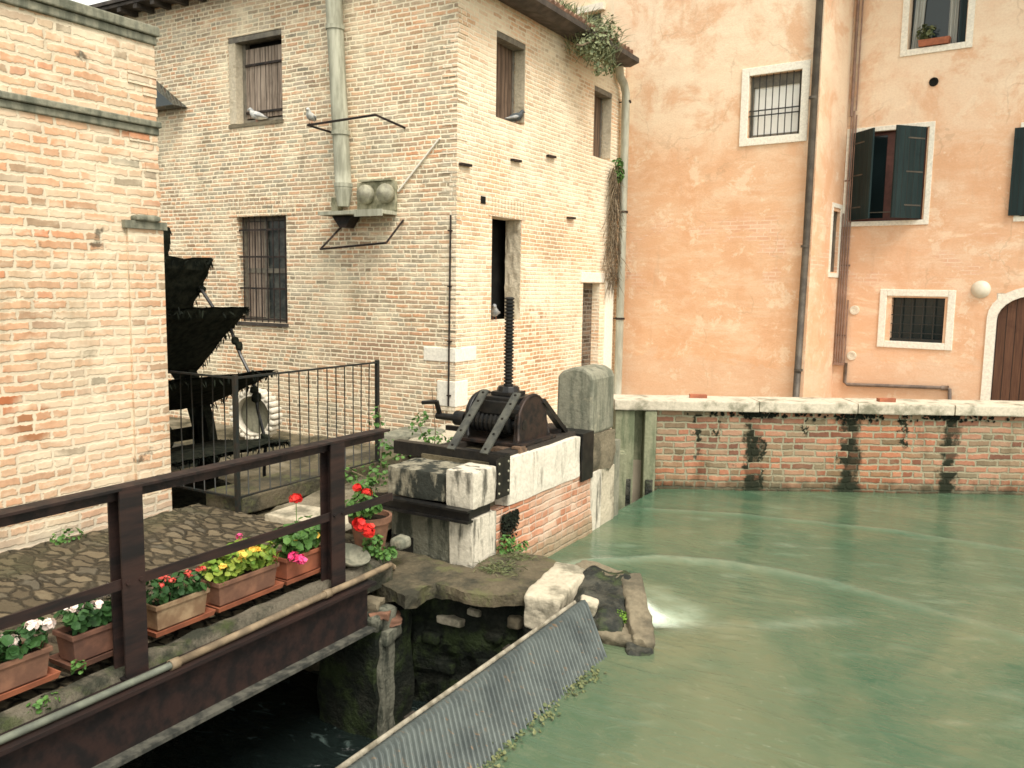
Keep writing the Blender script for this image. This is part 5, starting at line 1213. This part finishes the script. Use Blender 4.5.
planter(3.17, 3.56, 'lime crusted trough of small coral red flowers on an orange saucer', 'terracotta_pale', 'leaf_dark', 'petal_coral', 11, 3, 170, .026, .155, .022, 'terracotta', .0)
planter(3.64, 4.16, 'brown trough of bright yellow green geranium leaves with one pink flower', 'terracotta_mid', 'leaf_lime', MG, 0, 4, 330, .030, .155, .03, 'terracotta', .07, 7, heads=[(-.06, .05, .40, PK)], spread=1.15)
planter(4.24, 4.62, 'orange trough holding tall geranium with magenta and red flower heads', 'terracotta', 'leaf_mid', MG, 0, 5, 260, .034, .155, .045, 'terracotta', .10, 3, heads=[(.14, -.17, .21, MG), (.16, -.12, .18, MG), (-.02, .02, .57, R1)], spread=1.2)
def pots():
    t = thing('flower_pot', 'round terracotta pot of scarlet geraniums by the far railing post', 'flower pot', (-4.46, 5.32, -.06))
    L = dict(local=True); rp = random.Random(77)
    m = MB(); m.lathe([(0, 0), (.115, 0), (.16, .25), (.178, .25), (.182, .30), (.16, .30), (.15, .25), (0, .25)], (0, 0, 0), 'Z', 28); m.build('pot', 'terracotta_mid', t, local=True, smooth=False)
    m = MB(); m.lathe([(0, .262), (.15, .262)], (0, 0, 0), 'Z', 20); m.build('soil', 'soil', t, **L)
    m = MB(); leafset(m, (.0, -.09, .40), (.15, .17, .10), 170, .030, rp); leafset(m, (-.08, .05, .50), (.10, .10, .12), 80, .026, rp); m.build('foliage', 'leaf_mid', t, **L)
    m = MB(); leafset(m, (.17, -.17, .12), (.07, .10, .10), 90, .022, rp); leafset(m, (.24, -.08, .03), (.07, .12, .05), 70, .022, rp); m.build('trailing_foliage', 'leaf_mid', t, **L)
    st = MB()
    for (x, y, z, r) in ((-.02, -.02, .48, .048), (.0, -.16, .56, .04), (.18, -.34, .33, .060), (.22, -.28, .27, .06)):
        st.tube([(0, -.03, .26), (x, y, z)], .003, 4); f = MB()
        for _ in range(34):
            d = Vector((rp.gauss(0, 1), rp.gauss(0, 1), rp.gauss(.2, .9))).normalized(); leaf(f, Vector((x, y, z)) + d * r * rp.uniform(.6, 1), d, r * .45, rp, 5, .12)
        f.build('flower_head', 'petal_red', t, **L)
    st.build('stems', 'leaf_mid', t, **L)
    m = MB(); m.lathe([(0, .0), (.10, .0), (.15, .05), (.155, .05), (.105, -.008), (0, -.008)], (0, 0, 0), 'Z', 24); o = m.build('plant_dish', 'grey_stone', smooth=True); o.location = (-4.34, 4.93, -.01); o.rotation_euler = (.0, .35, 0); tag(o, 'grey dish tilted beside the far railing post', 'dish')
    m = MB(); m.stone((0, 0, 0), (.07, .08, .05), 0, .7, .012, 6, 4.); o = m.build('cobble', 'grey_stone', smooth=True); o.location = (-4.38, 5.62, -.06); tag(o, 'rounded grey cobble beside the scarlet geranium pot', 'stone')
pots()

# ------------------------------------------------------------------ weeds, vine, pigeons
def wild():
    def plant(name, lab, cat, loc, leafm, parts, stems, seed, group=None):
        rp = random.Random(seed); t = thing(name, lab, cat, loc, 0, group); L = dict(local=True)
        m = MB()
        for (x, y, z, rx, ry, rz, n, s) in parts: leafset(m, (x, y, z), (rx, ry, rz), n, s, rp)
        m.build('foliage', leafm, t, **L)
        m = MB()
        for pts in stems: m.tube(pts, .006, 5)
        if stems: m.build('stem', 'twig', t, **L)
        return t
    plant('weed', 'leafy green weed climbing the end post of the iron fence', 'weed', (-5.75, 7.0, 0), 'leaf_mid',
          [(0, 0, .12, .2, .2, .14, 60, .024), (.05, .05, .42, .10, .10, .2, 36, .024), (.0, .0, .70, .10, .1, .16, 26, .022), (.25, .1, .25, .17, .12, .14, 26, .022), (-.25, -.2, .1, .16, .16, .1, 40, .024)],
          [[(0, 0, 0), (.04, .03, .4), (0, 0, .85)], [(.1, 0, 0), (.25, .1, .3)], [(0, 0, 0), (-.2, -.2, .15)]], 1)
    plant('weed', 'thin sprawling weed in front of the mill corner', 'weed', (-5.75, 8.0, .03), 'leaf_mid',
          [(0, 0, .32, .2, .2, .12, 46, .028), (.3, .1, .28, .14, .12, .08, 36, .026), (-.15, 0, .55, .10, .1, .1, 22, .024), (.1, 0, .1, .14, .14, .1, 30, .024), (-.4, .2, .4, .12, .1, .12, 26, .024)],
          [[(0, 0, 0), (.02, .02, .4), (-.02, 0, .9)], [(0, 0, 0), (.3, .1, .3)], [(0, 0, 0), (-.4, .2, .5)]], 2)
    plant('weed', 'low green weed between the pit slab and the stone ring', 'weed', (-7.0, 8.3, -.36), 'leaf_mid', [(0, 0, .08, .25, .2, .10, 110, .028)], [], 3)
    plant('fern', 'small fern at the foot of the white corner stones', 'fern', (-3.82, 6.40, -.28), 'leaf_mid', [(.0, .05, .08, .08, .12, .12, 110, .018), (.06, .22, .03, .06, .14, .05, 70, .016)], [], 4)
    plant('weed', 'tiny green weed at the foot of the left brick wall', 'weed', (-6.62, 4.05, -.02), 'leaf_mid', [(0, 0, .04, .10, .16, .06, 60, .018)], [], 5)
    plant('weed', 'green tuft growing from the walkway edge below the pale pink flowers', 'weed', (-4.24, 2.42, -.09), 'leaf_mid', [(0, 0, .02, .05, .1, .04, 60, .014)], [], 6)
    plant('weed', 'sprig of weed between the two pale pink troughs', 'weed', (-4.30, 2.66, -.03), 'leaf_mid', [(.02, -.02, .06, .03, .04, .05, 30, .013)], [], 7)
    s = MB(); rg = random.Random(15)
    for _ in range(420):
        y = rg.uniform(5.98, 6.55); blade(s, (rg.gauss(-3.66, .09), y - .1, -.265), (rg.gauss(.3, .8), rg.gauss(-.3, .8), .35), rg.uniform(.05, .13), .006, rg, .5)
    tag(s.build('dry_grass', 'leaf_dry'), kind='stuff')
    s = MB()
    for _ in range(900):
        y = rg.uniform(7.1, 7.9); p = (-3.845 + rg.uniform(-.01, .02), 6.42 + (y - 7.1) * .35, .10 - abs(rg.gauss(0, .11)) * (1.1 - abs(y - 7.45)) - .03); leaf(s, Vector(p), Vector((1, rg.gauss(0, .5), rg.gauss(.3, .5))).normalized(), rg.uniform(.006, .016), rg)
    tag(s.build('moss', 'wheel_moss'), kind='stuff')
    # overgrown eave
    rp = random.Random(31); t = thing('roof_plant', 'bushy green plant growing out of the mill eave', 'plant', (-6.6, 13.7, 6.4), 0)
    m = MB(); L = dict(local=True)
    for (x, y, z, rx, ry, rz, n, s_) in ((-.02, .25, .0, .30, .55, .34, 430, .030), (.05, -.1, -.15, .24, .38, .28, 260, .028), (.0, .6, .2, .30, .5, .36, 240, .03), (.05, .3, -.4, .16, .4, .2, 150, .026), (0, .9, -.3, .1, .15, .2, 80, .025)): leafset(m, (x, y, z), (rx, ry, rz), n, s_, rp)
    for _ in range(700):
        blade(m, (rp.uniform(-.3, .1), rp.uniform(-.4, 1.1), rp.uniform(-.4, .3)), (rp.gauss(.2, .6), rp.gauss(0, .5), 1), rp.uniform(.2, .5), .012, rp, .5)
    m.build('foliage', 'leaf_pale', t, **L)
    m = MB(); m.tube([(.05, .2, 0), (.12, -.5, -.28), (.14, -.75, -.33)], .014, 5); m.tube([(-.1, .3, -.1), (0, .4, .3)], .015, 5); m.build('stem', 'twig', t, **L)
    t = thing('roof_plant', 'sparse dry tuft on the tiles left of the bushy eave plant', 'plant', (-6.7, 12.9, 6.6), 0); m = MB()
    for _ in range(120): blade(m, (rp.uniform(-.15, .15), rp.uniform(-.4, .4), 0), (rp.gauss(.1, .5), rp.gauss(0, .5), 1), rp.uniform(.1, .28), .016, rp, .4)
    m.build('foliage', 'leaf_dry', t, **L)
    # dry vine hanging beside the downpipe
    t = thing('dry_vine', 'tangled brown dry vine hanging beside the zinc downpipe', 'vine', (-6.9, 15.65, 4.4), 0); m = MB()
    for _ in range(760):
        z = rp.uniform(2.2, 4.5); w = .10 + .16 * max(0, (3.6 - z) / 1.4); w *= (1 if z > 2.5 else .7)
        p = Vector((-6.93 + rp.random() * .12, 15.58 + rp.gauss(0, w) + .1 * (z < 3), z)); d = Vector((rp.gauss(.05, .25), rp.gauss(0, .6), -1 + rp.gauss(0, .5)))
        blade(m, p, d, rp.uniform(.15, .45), .012, rp, .3)
    m.build('twigs', 'twig', t)
    m = MB(); leafset(m, (-6.82, 15.66, 4.35), (.08, .14, .2), 90, .035, rp); leafset(m, (-6.82, 15.6, 4.55), (.08, .2, .08), 50, .03, rp); m.build('foliage', 'leaf_mid', t)
    bird('pigeon', (-9.30, 9.77, 4.51), math.radians(-70), 'bird_white', 'pale pigeon perched on the iron rail bracket beside the flue', .85)
    bird('pigeon', (-11.02, 10.33, 4.75), math.radians(200), 'bird_white', 'pale pigeon resting on the sill of the boarded front window')
    bird('pigeon', (-7.05, 12.0, 4.68), math.radians(60), 'bird_dark', 'dark pigeon on the sill of the upper canal side window')
    bird('pigeon', (-7.08, 11.5, 1.59), math.radians(-60), 'bird_grey', 'grey pigeon at the bottom of the open dark doorway')
wild()
